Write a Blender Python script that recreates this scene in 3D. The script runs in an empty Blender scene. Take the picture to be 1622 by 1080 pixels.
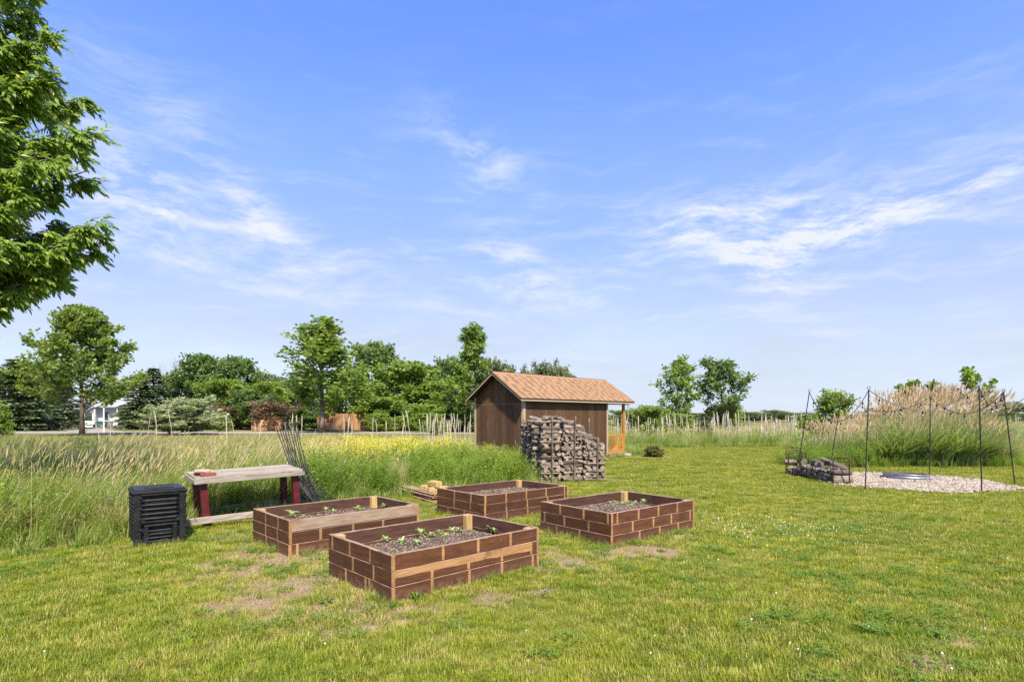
import bpy, math, random
import numpy as np
from mathutils import Vector, Matrix, Euler
R = math.radians
rnd = random.Random(7)
nrg = np.random.default_rng(11)
scene = bpy.context.scene
C = scene.collection

# ------------------------------------------------------------------ camera
F_PX, HOR, EYE = 892.0, 660.0, 1.6          # focal length and horizon of the 1622 px wide photograph
cam_d = bpy.data.cameras.new("camera")
cam = bpy.data.objects.new("camera", cam_d); C.objects.link(cam)
cam_d.sensor_width = 36; cam_d.lens = F_PX / 1622 * 36
cam_d.shift_y = (HOR - 540) / 1622
cam.location = (0, 0, EYE); cam.rotation_euler = (R(90), 0, 0)
cam_d.clip_start = 0.05; cam_d.clip_end = 3000
scene.camera = cam

# ------------------------------------------------------------------ light
SUN = Vector((0.21, -0.70, 0.0)).normalized() * math.cos(R(52)) + Vector((0, 0, math.sin(R(52))))
sun_d = bpy.data.lights.new("sun", 'SUN'); sun_d.energy = 4.7; sun_d.angle = R(2.5); sun_d.color = (1.0, 0.92, 0.765)
sun = bpy.data.objects.new("sun", sun_d); C.objects.link(sun)
sun.rotation_euler = SUN.to_track_quat('Z', 'Y').to_euler()
vs = scene.view_settings
vs.view_transform = 'Standard'; vs.look = 'None'; vs.exposure = 1.05; vs.gamma = 1.0
vs.use_curve_mapping = False
scene.cycles.max_bounces = 6; scene.cycles.transparent_max_bounces = 6
scene.cycles.diffuse_bounces = 3; scene.cycles.glossy_bounces = 2; scene.cycles.transmission_bounces = 3
scene.cycles.use_denoising = False

class NT:
    """small helper to write node trees"""
    def __init__(s, tree): s.t = tree; s.n = tree.nodes; s.l = tree.links
    def new(s, kind, **kw):
        n = s.n.new(kind)
        for k, v in kw.items():
            if k[0] == '_': setattr(n, k[1:], v)
        return n
    def put(s, sock, v):
        if isinstance(v, bpy.types.NodeSocket): s.l.new(v, sock)
        elif v is not None:
            if isinstance(v, tuple) and len(v) == 3 and sock.type == 'RGBA': v = v + (1,)
            sock.default_value = v
    def math(s, op, a, b=None, c=None, clamp=False):
        n = s.n.new('ShaderNodeMath'); n.operation = op; n.use_clamp = clamp
        s.put(n.inputs[0], a)
        if b is not None: s.put(n.inputs[1], b)
        if c is not None: s.put(n.inputs[2], c)
        return n.outputs[0]
    def vmath(s, op, a, b=None):
        n = s.n.new('ShaderNodeVectorMath'); n.operation = op
        s.put(n.inputs[0], a)
        if b is not None: s.put(n.inputs[1], b)
        return n.outputs[0]
    def mix(s, f, a, b, mode='MIX'):
        n = s.n.new('ShaderNodeMix'); n.data_type = 'RGBA'; n.blend_type = mode
        s.put(n.inputs[0], f); s.put(n.inputs[6], a); s.put(n.inputs[7], b)
        return n.outputs[2]
    def noise(s, vec, scale, detail=4, rough=0.55, dist=0.0):
        n = s.n.new('ShaderNodeTexNoise')
        s.put(n.inputs['Vector'], vec); n.inputs['Scale'].default_value = scale
        n.inputs['Detail'].default_value = detail; n.inputs['Roughness'].default_value = rough
        n.inputs['Distortion'].default_value = dist
        return n.outputs['Fac']
    def ramp(s, v, lo, hi, a=0.0, b=1.0, smooth=True):
        n = s.n.new('ShaderNodeMapRange'); n.interpolation_type = 'SMOOTHSTEP' if smooth else 'LINEAR'
        s.put(n.inputs[0], v); n.inputs[1].default_value = lo; n.inputs[2].default_value = hi
        n.inputs[3].default_value = a; n.inputs[4].default_value = b
        return n.outputs[0]
    def mapping(s, vec, scale=(1, 1, 1), loc=(0, 0, 0), rot=(0, 0, 0)):
        n = s.n.new('ShaderNodeMapping'); s.put(n.inputs[0], vec)
        n.inputs['Scale'].default_value = scale; s.put(n.inputs['Location'], loc); n.inputs['Rotation'].default_value = rot
        return n.outputs[0]

# ------------------------------------------------------------------ sky
world = bpy.data.worlds.new("World"); scene.world = world; world.use_nodes = True
wt = NT(world.node_tree); wt.n.clear()
sky = wt.new('ShaderNodeTexSky'); sky.sky_type = 'NISHITA'; sky.sun_disc = False
sky.sun_elevation = R(52); sky.sun_rotation = math.atan2(SUN.x, SUN.y)
sky.air_density = 1.0; sky.dust_density = 0.6; sky.ozone_density = 2.6; sky.altitude = 200
gen = wt.new('ShaderNodeTexCoord').outputs['Generated']
sep = wt.new('ShaderNodeSeparateXYZ'); wt.put(sep.inputs[0], gen)
az = wt.math('ARCTAN2', sep.outputs[0], sep.outputs[1])
el = wt.math('ARCSINE', sep.outputs[2])
comb = wt.new('ShaderNodeCombineXYZ'); wt.put(comb.inputs[0], az); wt.put(comb.inputs[1], el)
ae = comb.outputs[0]
warp = wt.new('ShaderNodeTexNoise'); wt.put(warp.inputs['Vector'], ae); warp.inputs['Scale'].default_value = 4.0; warp.inputs['Detail'].default_value = 7
wv = wt.vmath('SCALE', wt.vmath('SUBTRACT', warp.outputs['Color'], (0.5, 0.5, 0.5)))
wv.node.inputs['Scale'].default_value = 0.10
aw = wt.vmath('ADD', ae, wv)
streak = wt.noise(wt.mapping(aw, (2.2, 13, 1), rot=(0, 0, R(-14))), 2.4, 8, 0.62)
streak2 = wt.noise(wt.mapping(aw, (4, 13, 1), rot=(0, 0, R(28))), 2.6, 11, 0.70)
veil = wt.noise(wt.mapping(aw, (1.0, 4.5, 1), loc=(3, 1, 0)), 1.7, 5, 0.6)
# cirrus banks: azimuth, elevation, half widths, tilt and strength of each bank (radians)
BANKS = [(-0.60, 0.335, .09, .035, -.35, 1.3), (-0.43, 0.325, .11, .030, -.7, 1.1), (-0.46, 0.25, .30, .050, -.12, .8),
         (-0.72, 0.27, .14, .04, -.2, .55), (-0.06, 0.435, .10, .035, -.5, .8), (0.0, 0.255, .09, .045, -.5, 1.2),
         (0.06, 0.215, .10, .03, .0, .35), (-0.15, 0.275, .03, .010, -.3, .6), (0.40, 0.295, .17, .050, -.05, 1.5),
         (0.44, 0.235, .07, .050, -.9, 1.2), (0.58, 0.285, .16, .022, .18, 1.5), (0.28, 0.315, .08, .02, .2, .4),
         (0.13, 0.20, .03, .008, 0, .6), (-0.6, 0.44, .16, .05, .0, .22), (0.68, 0.34, .13, .06, .1, .35), (-0.8, .46, .2, .08, -.4, .3)]
total = None
for (ba, be, wa, we, tl, st) in BANKS:
    dx = wt.math('SUBTRACT', az, ba); dy = wt.math('SUBTRACT', el, be)
    c_, s_ = math.cos(tl), math.sin(tl)
    u = wt.math('DIVIDE', wt.math('ADD', wt.math('MULTIPLY', dx, c_), wt.math('MULTIPLY', dy, s_)), wa)
    v = wt.math('DIVIDE', wt.math('SUBTRACT', wt.math('MULTIPLY', dy, c_), wt.math('MULTIPLY', dx, s_)), we)
    g = wt.math('EXPONENT', wt.math('MULTIPLY', wt.math('ADD', wt.math('MULTIPLY', u, u), wt.math('MULTIPLY', v, v)), -0.8))
    g = wt.math('MULTIPLY', g, st)
    total = g if total is None else wt.math('ADD', total, g)
wisps = wt.math('MULTIPLY', total, wt.ramp(wt.math('ADD', wt.math('MULTIPLY', streak2, .75), wt.math('MULTIPLY', streak, .45)), 0.46, 0.84))
# thin veil of high cloud all round, thickening towards the horizon
low = wt.ramp(el, 0.10, 0.60, 1.0, 0.0)
high = wt.math('MULTIPLY', wt.ramp(streak, 0.48, 0.80), wt.math('ADD', wt.math('MULTIPLY', low, 0.55), 0.05))
haze = wt.math('MULTIPLY', low, wt.ramp(veil, 0.25, 0.75, 0.84, 1.0))
up = wt.ramp(sep.outputs[2], -0.02, 0.0)
cl = wt.math('MULTIPLY', wt.math('ADD', wisps, high, clamp=True), up)
haze = wt.math('MULTIPLY', haze, up)
skycol = wt.mix(1.0, sky.outputs[0], (0.84, 0.86, 1.18), 'MULTIPLY')
hs = wt.new('ShaderNodeHueSaturation'); wt.put(hs.inputs['Color'], skycol); hs.inputs['Saturation'].default_value = 1.06
air = wt.mix(wt.ramp(el, 0.06, 0.34), (2.16, 2.46, 2.88), (1.22, 1.55, 2.85))
final = wt.mix(cl, wt.mix(haze, hs.outputs[0], air), (2.75, 2.90, 3.15))
bg = wt.new('ShaderNodeBackground'); wt.put(bg.inputs[0], final); bg.inputs[1].default_value = 0.15
wo = wt.new('ShaderNodeOutputWorld'); wt.l.new(bg.outputs[0], wo.inputs[0])

# ------------------------------------------------------------------ materials
def mat(name):
    m = bpy.data.materials.new(name); m.use_nodes = True
    t = NT(m.node_tree); b = t.n['Principled BSDF']
    return m, t, b
def bump(t, b, h, strength=0.4, dist=0.01):
    n = t.new('ShaderNodeBump'); t.put(n.inputs['Height'], h); n.inputs['Strength'].default_value = strength
    n.inputs['Distance'].default_value = dist; t.l.new(n.outputs[0], b.inputs['Normal'])
def rough(b, r, spec=0.3):
    b.inputs['Roughness'].default_value = r; b.inputs['Specular IOR Level'].default_value = spec
def oc(t):
    """object coordinates shifted by a random amount per object"""
    tc = t.new('ShaderNodeTexCoord').outputs['Object']
    rd = t.new('ShaderNodeObjectInfo').outputs['Random']
    off = t.math('MULTIPLY', rd, 37.0)
    cb = t.new('ShaderNodeCombineXYZ')
    for i in range(3): t.put(cb.inputs[i], off)
    return t.vmath('ADD', tc, cb.outputs[0]), rd

def wood(name, c1, c2, c3=None, stretch=(1.2, 14, 14), r=0.75, spots=None, bmp=0.35, spread=0.25, scale=3.0, splash=False):
    m, t, b = mat(name); v, rd = oc(t)
    g1 = t.noise(t.mapping(v, stretch), scale, 7, 0.6, 0.6)
    g2 = t.noise(t.mapping(v, (stretch[0] * 2.2, stretch[1] * 3.5, stretch[2] * 3.5)), scale, 4, 0.6)
    col = t.mix(t.ramp(g1, 0.32, 0.68), c1, c2)
    if c3: col = t.mix(t.ramp(t.noise(v, 4.5, 6, 0.65), 0.52, 0.70), col, c3)
    col = t.mix(t.math('MULTIPLY', t.ramp(g2, 0.5, 0.8), 0.5), col, tuple(x * 0.45 for x in c1))
    if spots: col = t.mix(t.ramp(t.noise(v, 60, 2, 0.6), 0.70, 0.74), col, spots)
    if splash:     # scuffs down to the wood, and dried soil splashed up from the ground
        sc = t.noise(t.mapping(v, (2.5, 22, 22)), 2.2, 6, .7)
        col = t.mix(t.math('MULTIPLY', t.ramp(sc, .64, .72), .55), col, (.24, .125, .06))
        pz = t.new('ShaderNodeSeparateXYZ'); t.put(pz.inputs[0], t.new('ShaderNodeNewGeometry').outputs['Position'])
        sp_ = t.math('MULTIPLY', t.ramp(pz.outputs[2], .0, .13, 1.0, 0.0), t.ramp(t.noise(v, 18, 6, .7), .38, .66))
        col = t.mix(t.math('MULTIPLY', sp_, .75), col, (.20, .145, .095))
    k = t.ramp(rd, 0, 1, 1 - spread, 1 + spread, False)
    cb = t.new('ShaderNodeCombineXYZ')
    for i in range(3): t.put(cb.inputs[i], k)
    col = t.mix(1.0, col, cb.outputs[0], 'MULTIPLY')
    t.put(b.inputs['Base Color'], col); rough(b, r)
    bump(t, b, t.math('ADD', g1, g2), bmp, 0.004)
    return m

def plain(name, c, r=0.6, spec=0.4, metal=0.0, var=0.15, scale=8.0, bmp=0.15):
    m, t, b = mat(name); v, rd = oc(t)
    n = t.noise(v, scale, 6, 0.65)
    t.put(b.inputs['Base Color'], t.mix(t.ramp(n, .3, .7), tuple(x * (1 - var) for x in c), tuple(min(1, x * (1 + var)) for x in c)))
    rough(b, r, spec); b.inputs['Metallic'].default_value = metal
    bump(t, b, n, bmp, 0.004)
    return m

def leafmat(name, c1, c2, c3=None, trans=0.45, r=0.5, patch=0.0):
    """leaf: diffuse with some light coming through; 'tint' runs 0..1 per leaf"""
    m, t, b = mat(name)
    at = t.new('ShaderNodeAttribute', _attribute_name='tint').outputs['Fac']
    col = t.mix(at, c1, c2)
    if c3: col = t.mix(t.ramp(at, 0.80, 0.97), col, c3)
    if patch:
        pos = t.new('ShaderNodeNewGeometry').outputs['Position']
        pn = t.noise(pos, patch, 3, 0.6)
        col = t.mix(t.ramp(pn, 0.35, 0.65), t.mix(1.0, col, (0.72, 0.80, 0.8), 'MULTIPLY'), t.mix(1.0, col, (1.22, 1.12, 1.0), 'MULTIPLY'))
    t.put(b.inputs['Base Color'], col); rough(b, r, 0.35)
    tr = t.new('ShaderNodeBsdfTranslucent'); t.put(tr.inputs[0], t.mix(1.0, col, (1.25, 1.2, 0.55), 'MULTIPLY'))
    mx = t.new('ShaderNodeMixShader'); mx.inputs[0].default_value = trans
    t.l.new(b.outputs[0], mx.inputs[1]); t.l.new(tr.outputs[0], mx.inputs[2])
    t.l.new(mx.outputs[0], t.n['Material Output'].inputs[0])
    return m

M = {}
M['paint'] = wood('brown_painted_wood', (.062, .023, .0095), (.108, .041, .016), (.052, .026, .014), spots=(.30, .20, .14), r=.66, bmp=.45, spread=.24, splash=True)
M['paint_in'] = wood('inner_brown_wood', (.052, .022, .013), (.092, .043, .027), (.042, .024, .016), r=.8, bmp=.4, spread=.2)
M['bare'] = wood('bare_tan_wood', (.26, .135, .052), (.36, .20, .088), (.13, .06, .03), r=.75, spread=.15)
M['edge'] = wood('worn_board_edge', (.20, .115, .075), (.34, .23, .165), (.12, .055, .04), r=.8, spread=.1)
M['weather'] = wood('weathered_tan_board', (.24, .16, .10), (.34, .255, .18), (.26, .13, .07), r=.85, spread=.1)
M['post'] = wood('yellow_pine_post', (.36, .235, .085), (.48, .34, .14), (.28, .18, .07), stretch=(14, 14, 1.2), r=.7, spread=.12)
M['grey'] = wood('grey_weathered_wood', (.20, .165, .125), (.33, .285, .225), (.17, .125, .085), r=.85, bmp=.5, spread=.28)
M['red'] = plain('dark_red_paint', (.09, .008, .012), .5, .4, var=.3, scale=12)
M['plastic'] = plain('black_plastic', (.011, .011, .0115), .48, .35, var=.75, scale=7, bmp=.2)
M['siding'] = wood('brown_stained_siding', (.060, .030, .014), (.115, .060, .028), (.075, .036, .016), stretch=(14, 14, 1.0), r=.75, spread=.30)
M['trim'] = plain('tan_trim_paint', (.36, .285, .185), .6, .3, var=.06)
M['soffit'] = plain('dark_soffit', (.05, .03, .02), .8)
M['cedar'] = wood('orange_cedar', (.38, .15, .028), (.50, .225, .055), (.30, .105, .022), stretch=(8, 8, 2), r=.6, spread=.12)
M['concrete'] = plain('pale_concrete', (.42, .37, .31), .9, .2, var=.15, scale=6)
M['steel'] = plain('galvanised_steel', (.26, .28, .30), .45, .5, metal=.6, var=.2, scale=14)
M['black_metal'] = plain('black_pole_metal', (.02, .02, .022), .45, .5, metal=.3)
M['rust'] = plain('rusty_rack_steel', (.055, .032, .025), .6, .4, metal=.4, var=.4, scale=30)
M['stake'] = plain('grey_brown_stake', (.10, .085, .06), .8, .3, var=.3)
M['net'] = plain('black_plastic_net', (.008, .008, .008), .6)
M['brick'] = plain('red_brown_brick', (.21, .065, .04), .85, .2, var=.25, scale=25)
M['slab'] = plain('pinkish_stone', (.40, .30, .25), .9, .2, var=.2, scale=20)
M['glass'] = plain('window_glass', (.03, .035, .04), .08, .6, var=.05, bmp=0)
M['bulb'] = plain('clear_bulb_glass', (.24, .25, .25), .08, .8, var=.03, bmp=0)
M['white'] = plain('white_paint', (.72, .72, .70), .6, var=.05)
M['lgrey'] = plain('pale_grey_siding', (.42, .44, .46), .7, var=.06)
M['dgrey'] = plain('slate_grey_siding', (.13, .14, .16), .7, var=.08)
M['roofgrey'] = plain('pale_roof', (.28, .29, .30), .85, var=.1)
M['green'] = plain('green_bench_paint', (.02, .09, .045), .5)
M['fence'] = wood('orange_stained_fence', (.28, .14, .06), (.38, .21, .10), None, stretch=(14, 14, 1.5), r=.75, spread=.15)
M['road'] = plain('pale_asphalt', (.27, .235, .19), .9, .2, var=.12, scale=2)
M['bark'] = wood('grey_bark', (.09, .07, .05), (.18, .145, .11), (.07, .055, .04), stretch=(9, 9, 1.5), r=.9, bmp=.8, scale=4)
M['twig'] = plain('pale_dead_twig', (.22, .185, .15), .9, var=.25)
M['stalk'] = plain('bleached_dead_stalk', (.40, .345, .265), .9, var=.3, scale=3)
M['log_bark'] = wood('grey_log_bark', (.075, .056, .042), (.20, .16, .122), (.27, .225, .18), stretch=(2, 8, 8), r=.9, bmp=1.0, spread=.35, scale=5)
M['log_split'] = wood('weathered_split_wood', (.105, .083, .062), (.265, .222, .178), (.19, .125, .078), stretch=(1.5, 16, 16), r=.85, bmp=.7, spread=.32)
M['log_end'] = wood('log_end_grain', (.16, .115, .08), (.31, .24, .185), (.28, .15, .07), stretch=(8, 8, 8), r=.85, bmp=.6, spread=.35)

def soilmat():
    m, t, b = mat('mulched_soil'); v = t.new('ShaderNodeTexCoord').outputs['Object']
    n1 = t.noise(v, 5, 5); n2 = t.noise(v, 70, 5, .7)
    vo = t.new('ShaderNodeTexVoronoi'); t.put(vo.inputs['Vector'], t.mapping(v, (1, 1.6, 1))); vo.inputs['Scale'].default_value = 75
    c = t.mix(t.ramp(n2, .35, .65), (.065, .042, .028), (.17, .125, .088))
    sp = t.new('ShaderNodeSeparateColor'); t.put(sp.inputs[0], vo.outputs['Color'])
    c = t.mix(t.ramp(sp.outputs[0], .72, .8), c, (.30, .24, .18))
    c = t.mix(t.ramp(n1, .35, .7), c, t.mix(1.0, c, (.6, .55, .5), 'MULTIPLY'))
    t.put(b.inputs['Base Color'], c); rough(b, .95, .1); bump(t, b, n2, 1.0, .02)
    return m
M['soil'] = soilmat()
M['chip'] = plain('wood_chip', (.25, .19, .135), .9, var=.4, scale=40)

def groundmat(name, a, b_, dry, dirt):
    m, t, b = mat(name); p = t.new('ShaderNodeNewGeometry').outputs['Position']
    n1 = t.noise(p, .35, 4); n2 = t.noise(p, 2.2, 5, .65); n3 = t.noise(p, 45, 4, .7)
    c = t.mix(t.ramp(n1, .35, .65), a, b_)
    c = t.mix(t.math('MULTIPLY', t.ramp(n2, .48, .70), .7), c, dry)
    at = t.new('ShaderNodeAttribute', _attribute_name='bare').outputs['Fac']
    c = t.mix(t.ramp(t.math('ADD', at, t.math('MULTIPLY', t.math('SUBTRACT', n2, .5), .8)), .25, .6), c, dirt)
    c = t.mix(t.ramp(n3, .3, .7), t.mix(1.0, c, (.5, .5, .5), 'MULTIPLY'), t.mix(1.0, c, (1.35, 1.3, 1.25), 'MULTIPLY'))
    t.put(b.inputs['Base Color'], c); rough(b, .95, .1); bump(t, b, n3, .9, .02)
    return m
M['lawn'] = groundmat('lawn_ground', (.12, .14, .022), (.17, .175, .03), (.22, .19, .07), (.25, .185, .105))
M['ground'] = groundmat('field_ground', (.11, .12, .035), (.17, .17, .06), (.28, .23, .12), (.3, .22, .14))

def blademat(name, g1, g2, dry, dryamt, trans=.35, dim=.5):
    """grass blades: colour by blade tint, drying patches by place"""
    m, t, b = mat(name); p = t.new('ShaderNodeNewGeometry').outputs['Position']
    at = t.new('ShaderNodeAttribute', _attribute_name='tint').outputs['Fac']
    rd = t.new('ShaderNodeObjectInfo').outputs['Random']
    n1 = t.noise(p, .45, 3); n2 = t.noise(p, 2.6, 4, .65)
    c = t.mix(t.ramp(t.math('ADD', t.math('MULTIPLY', n1, .6), t.math('MULTIPLY', rd, .4)), .3, .7), g1, g2)
    pn = t.math('ADD', t.math('ADD', t.math('MULTIPLY', n2, .9), t.math('MULTIPLY', at, .55)), t.math('MULTIPLY', rd, .18))
    c = t.mix(t.ramp(pn, 1.12 - dryamt, 1.28 - dryamt), c, dry)
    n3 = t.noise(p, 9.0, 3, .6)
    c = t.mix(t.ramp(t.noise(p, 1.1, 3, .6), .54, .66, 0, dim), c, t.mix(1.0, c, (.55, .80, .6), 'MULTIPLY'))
    br = t.math('MULTIPLY', t.ramp(at, 0, 1, .74, 1.22, False), t.ramp(n3, .3, .7, .84, 1.12))
    vc = t.new('ShaderNodeCombineXYZ')
    for i in range(3): t.put(vc.inputs[i], br)
    c = t.mix(1.0, c, vc.outputs[0], 'MULTIPLY')
    t.put(b.inputs['Base Color'], c); rough(b, .55, .3)
    tr = t.new('ShaderNodeBsdfTranslucent'); t.put(tr.inputs[0], t.mix(1.0, c, (1.2, 1.15, .6), 'MULTIPLY'))
    mx = t.new('ShaderNodeMixShader'); mx.inputs[0].default_value = trans
    t.l.new(b.outputs[0], mx.inputs[1]); t.l.new(tr.outputs[0], mx.inputs[2]); t.l.new(mx.outputs[0], t.n['Material Output'].inputs[0])
    return m
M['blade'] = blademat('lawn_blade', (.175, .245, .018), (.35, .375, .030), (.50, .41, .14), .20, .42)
M['weedleaf'] = leafmat('dark_weed_leaf', (.10, .20, .025), (.20, .32, .04))
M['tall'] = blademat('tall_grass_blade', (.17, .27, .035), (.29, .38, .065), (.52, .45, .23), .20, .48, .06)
M['tan'] = leafmat('dry_seed_grass', (.55, .44, .25), (.78, .66, .44), None, .45, .8)
M['forb'] = leafmat('fresh_forb_leaf', (.13, .22, .03), (.26, .36, .065), (.42, .48, .17), .42, .5, .8)
M['yellow'] = leafmat('yellow_petal', (.60, .52, .05), (.74, .65, .09), None, .3)
M['clover'] = plain('clover_white', (.78, .76, .68), .8, var=.1)
M['litter'] = leafmat('straw_litter', (.34, .25, .15), (.52, .40, .25), None, .1, .9)
M['seedling'] = leafmat('seedling_leaf', (.24, .34, .10), (.40, .52, .20), (.55, .62, .34), .35)
M['ash'] = leafmat('ash_leaf', (.14, .23, .03), (.28, .40, .06), (.48, .55, .22), .48, .42)
M['maple'] = leafmat('maple_leaf', (.13, .20, .035), (.27, .35, .07), (.45, .50, .21), .45, .5)
M['poplar'] = leafmat('poplar_leaf', (.14, .22, .04), (.27, .37, .07), (.43, .49, .19), .48, .5)
M['dark'] = leafmat('dark_tree_leaf', (.095, .16, .045), (.19, .275, .075), (.32, .39, .17), .45, .5)
M['light'] = leafmat('light_tree_leaf', (.15, .23, .035), (.27, .36, .065), (.42, .49, .15), .45, .5)
M['oak'] = leafmat('far_oak_leaf', (.13, .165, .08), (.25, .28, .14), (.36, .33, .19), .42, .6)
M['red_l'] = leafmat('reddish_brown_leaf', (.14, .085, .05), (.25, .165, .095), (.33, .26, .15), .3, .6)
M['silver'] = leafmat('silver_green_leaf', (.28, .33, .18), (.46, .50, .33), (.62, .65, .50), .3, .5)
M['spruce'] = leafmat('spruce_needles', (.06, .095, .04), (.14, .19, .08), (.22, .28, .13), .25, .6)
M['box'] = leafmat('boxwood_leaf', (.11, .12, .025), (.22, .21, .05), (.36, .31, .10), .25, .5)
M['miscanthus'] = leafmat('ornamental_grass_leaf', (.15, .22, .06), (.30, .38, .13), (.52, .50, .30), .35, .5)
M['plume'] = leafmat('tan_plume', (.44, .32, .19), (.62, .50, .34), None, .35, .85)
def stonemat():
    m, t, b = mat('pink_white_river_stone'); rd = t.new('ShaderNodeAttribute', _attribute_name='tint').outputs['Fac']
    v = t.new('ShaderNodeNewGeometry').outputs['Position']; ob = t.new('ShaderNodeObjectInfo').outputs['Random']
    r2 = t.math('FRACT', t.math('ADD', t.math('MULTIPLY', rd, 7.3), t.math('MULTIPLY', ob, 3.1)))
    c = t.mix(r2, (.24, .18, .12), (.42, .355, .27))
    c = t.mix(t.ramp(r2, .82, .86), c, (.25, .14, .085)); c = t.mix(t.ramp(r2, .35, .33), c, (.42, .38, .31))
    t.put(b.inputs['Base Color'], t.mix(t.ramp(t.noise(v, 30, 4), .3, .7), c, t.mix(1.0, c, (.7, .7, .7), 'MULTIPLY'))); rough(b, .8, .3)
    return m
M['stone'] = stonemat()

# ------------------------------------------------------------------ mesh helpers
PERM = Matrix(((0, 1, 0, 0), (0, 0, 1, 0), (1, 0, 0, 0), (0, 0, 0, 1)))   # stands a bar modelled along x upright
class MB:
    def __init__(s): s.v = []; s.f = []; s.m = []; s.t = []
    def add(s, vs_, fs, mi=0, tint=0.5):
        o = len(s.v); s.v += [tuple(v) for v in vs_]; s.t += [tint] * len(vs_)
        for i, f in enumerate(fs):
            s.f.append([o + k for k in f]); s.m.append(mi[i] if isinstance(mi, (list, tuple)) else mi)
    def box(s, x0, x1, y0, y1, z0, z1, mi=0, mtx=None):
        V = [(x, y, z) for x in (x0, x1) for y in (y0, y1) for z in (z0, z1)]
        if mtx is not None: V = [mtx @ Vector(v) for v in V]
        s.add(V, [(0, 1, 3, 2), (4, 6, 7, 5), (0, 4, 5, 1), (2, 3, 7, 6), (0, 2, 6, 4), (1, 5, 7, 3)], mi)
    def cbox(s, x0, x1, y0, y1, z0, z1, c=.004, mi=0, me=None, xs=None, seg_mi=None, jit=0.0, rg=None, mtx=None, end_mi=None):
        """bar along x with chamfered long edges; xs are cuts along it, seg_mi a material per length"""
        me = mi if me is None else me
        xs = xs or [x0, x1]
        prof = [(y0 + c, z0), (y1 - c, z0), (y1, z0 + c), (y1, z1 - c), (y1 - c, z1), (y0 + c, z1), (y0, z1 - c), (y0, z0 + c)]
        V = []
        for x in xs:
            for k, (y, z) in enumerate(prof):
                j = (rg.uniform(-jit, jit), rg.uniform(-jit, jit)) if jit else (0, 0)
                V.append((x, y + j[0], z + j[1]))
        Fc = []; mm = []
        for i in range(len(xs) - 1):
            for k in range(8):
                a = i * 8 + k; b = i * 8 + (k + 1) % 8
                Fc.append((a, b, b + 8, a + 8))
                sm = seg_mi[i] if seg_mi else mi
                mm.append(me if k in (1, 3, 5, 7) or k == 4 and me != mi else sm)
        n = len(V); Fc.append(tuple(reversed(range(8)))); Fc.append(tuple(range(n - 8, n)))
        mm += [end_mi if end_mi is not None else mi] * 2
        if mtx is not None: V = [mtx @ Vector(v) for v in V]
        s.add(V, Fc, mm)
    def tube(s, pts, rad, n=8, mi=0, cap=True, tint=.5):
        pts = [Vector(p) for p in pts]; rr = rad if isinstance(rad, (list, tuple)) else [rad] * len(pts)
        V = []; up = Vector((0, 0, 1)); prev = None
        for i, p in enumerate(pts):
            d = (pts[min(i + 1, len(pts) - 1)] - pts[max(i - 1, 0)])
            d = d.normalized() if d.length > 1e-9 else Vector((0, 0, 1))
            if prev is None:
                a = d.cross(up if abs(d.z) < .9 else Vector((1, 0, 0))).normalized()
            else:
                a = (prev - d * prev.dot(d)); a = a.normalized() if a.length > 1e-6 else d.orthogonal().normalized()
            prev = a; b = d.cross(a)
            for k in range(n):
                th = 2 * math.pi * k / n
                V.append(p + (a * math.cos(th) + b * math.sin(th)) * rr[i])
        Fc = [(i * n + k, i * n + (k + 1) % n, (i + 1) * n + (k + 1) % n, (i + 1) * n + k) for i in range(len(pts) - 1) for k in range(n)]
        if cap: Fc += [tuple(reversed(range(n))), tuple(range(len(V) - n, len(V)))]
        s.add(V, Fc, mi, tint)
    def lathe(s, prof, n=24, mi=0, mtx=None):
        V = [(r * math.cos(2 * math.pi * k / n), r * math.sin(2 * math.pi * k / n), z) for r, z in prof for k in range(n)]
        if mtx is not None: V = [mtx @ Vector(v) for v in V]
        s.add(V, [(i * n + k, i * n + (k + 1) % n, (i + 1) * n + (k + 1) % n, (i + 1) * n + k) for i in range(len(prof) - 1) for k in range(n)], mi)
    def mesh(s, name, mats, smooth=False):
        me = bpy.data.meshes.new(name); me.from_pydata(s.v, [], s.f)
        for m in mats: me.materials.append(m)
        me.polygons.foreach_set('material_index', s.m)
        if smooth: me.polygons.foreach_set('use_smooth', [True] * len(s.f))
        a = me.attributes.new('tint', 'FLOAT', 'POINT'); a.data.foreach_set('value', s.t)
        me.update(); return me

def quads_mesh(name, V, tint, mats, k=4, extra=None):
    """V: (n*k,3) array, one k-gon per k consecutive vertices"""
    V = np.ascontiguousarray(V, dtype=np.float32).reshape(-1, 3); n = len(V) // k
    me = bpy.data.meshes.new(name); me.vertices.add(n * k); me.vertices.foreach_set('co', V.ravel())
    me.loops.add(n * k); me.loops.foreach_set('vertex_index', np.arange(n * k, dtype=np.int32))
    me.polygons.add(n); me.polygons.foreach_set('loop_start', np.arange(0, n * k, k, dtype=np.int32))
    me.polygons.foreach_set('loop_total', np.full(n, k, dtype=np.int32))
    for m in mats: me.materials.append(m)
    a = me.attributes.new('tint', 'FLOAT', 'POINT'); a.data.foreach_set('value', np.repeat(np.asarray(tint, dtype=np.float32), k))
    me.update(calc_edges=True); return me

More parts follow.
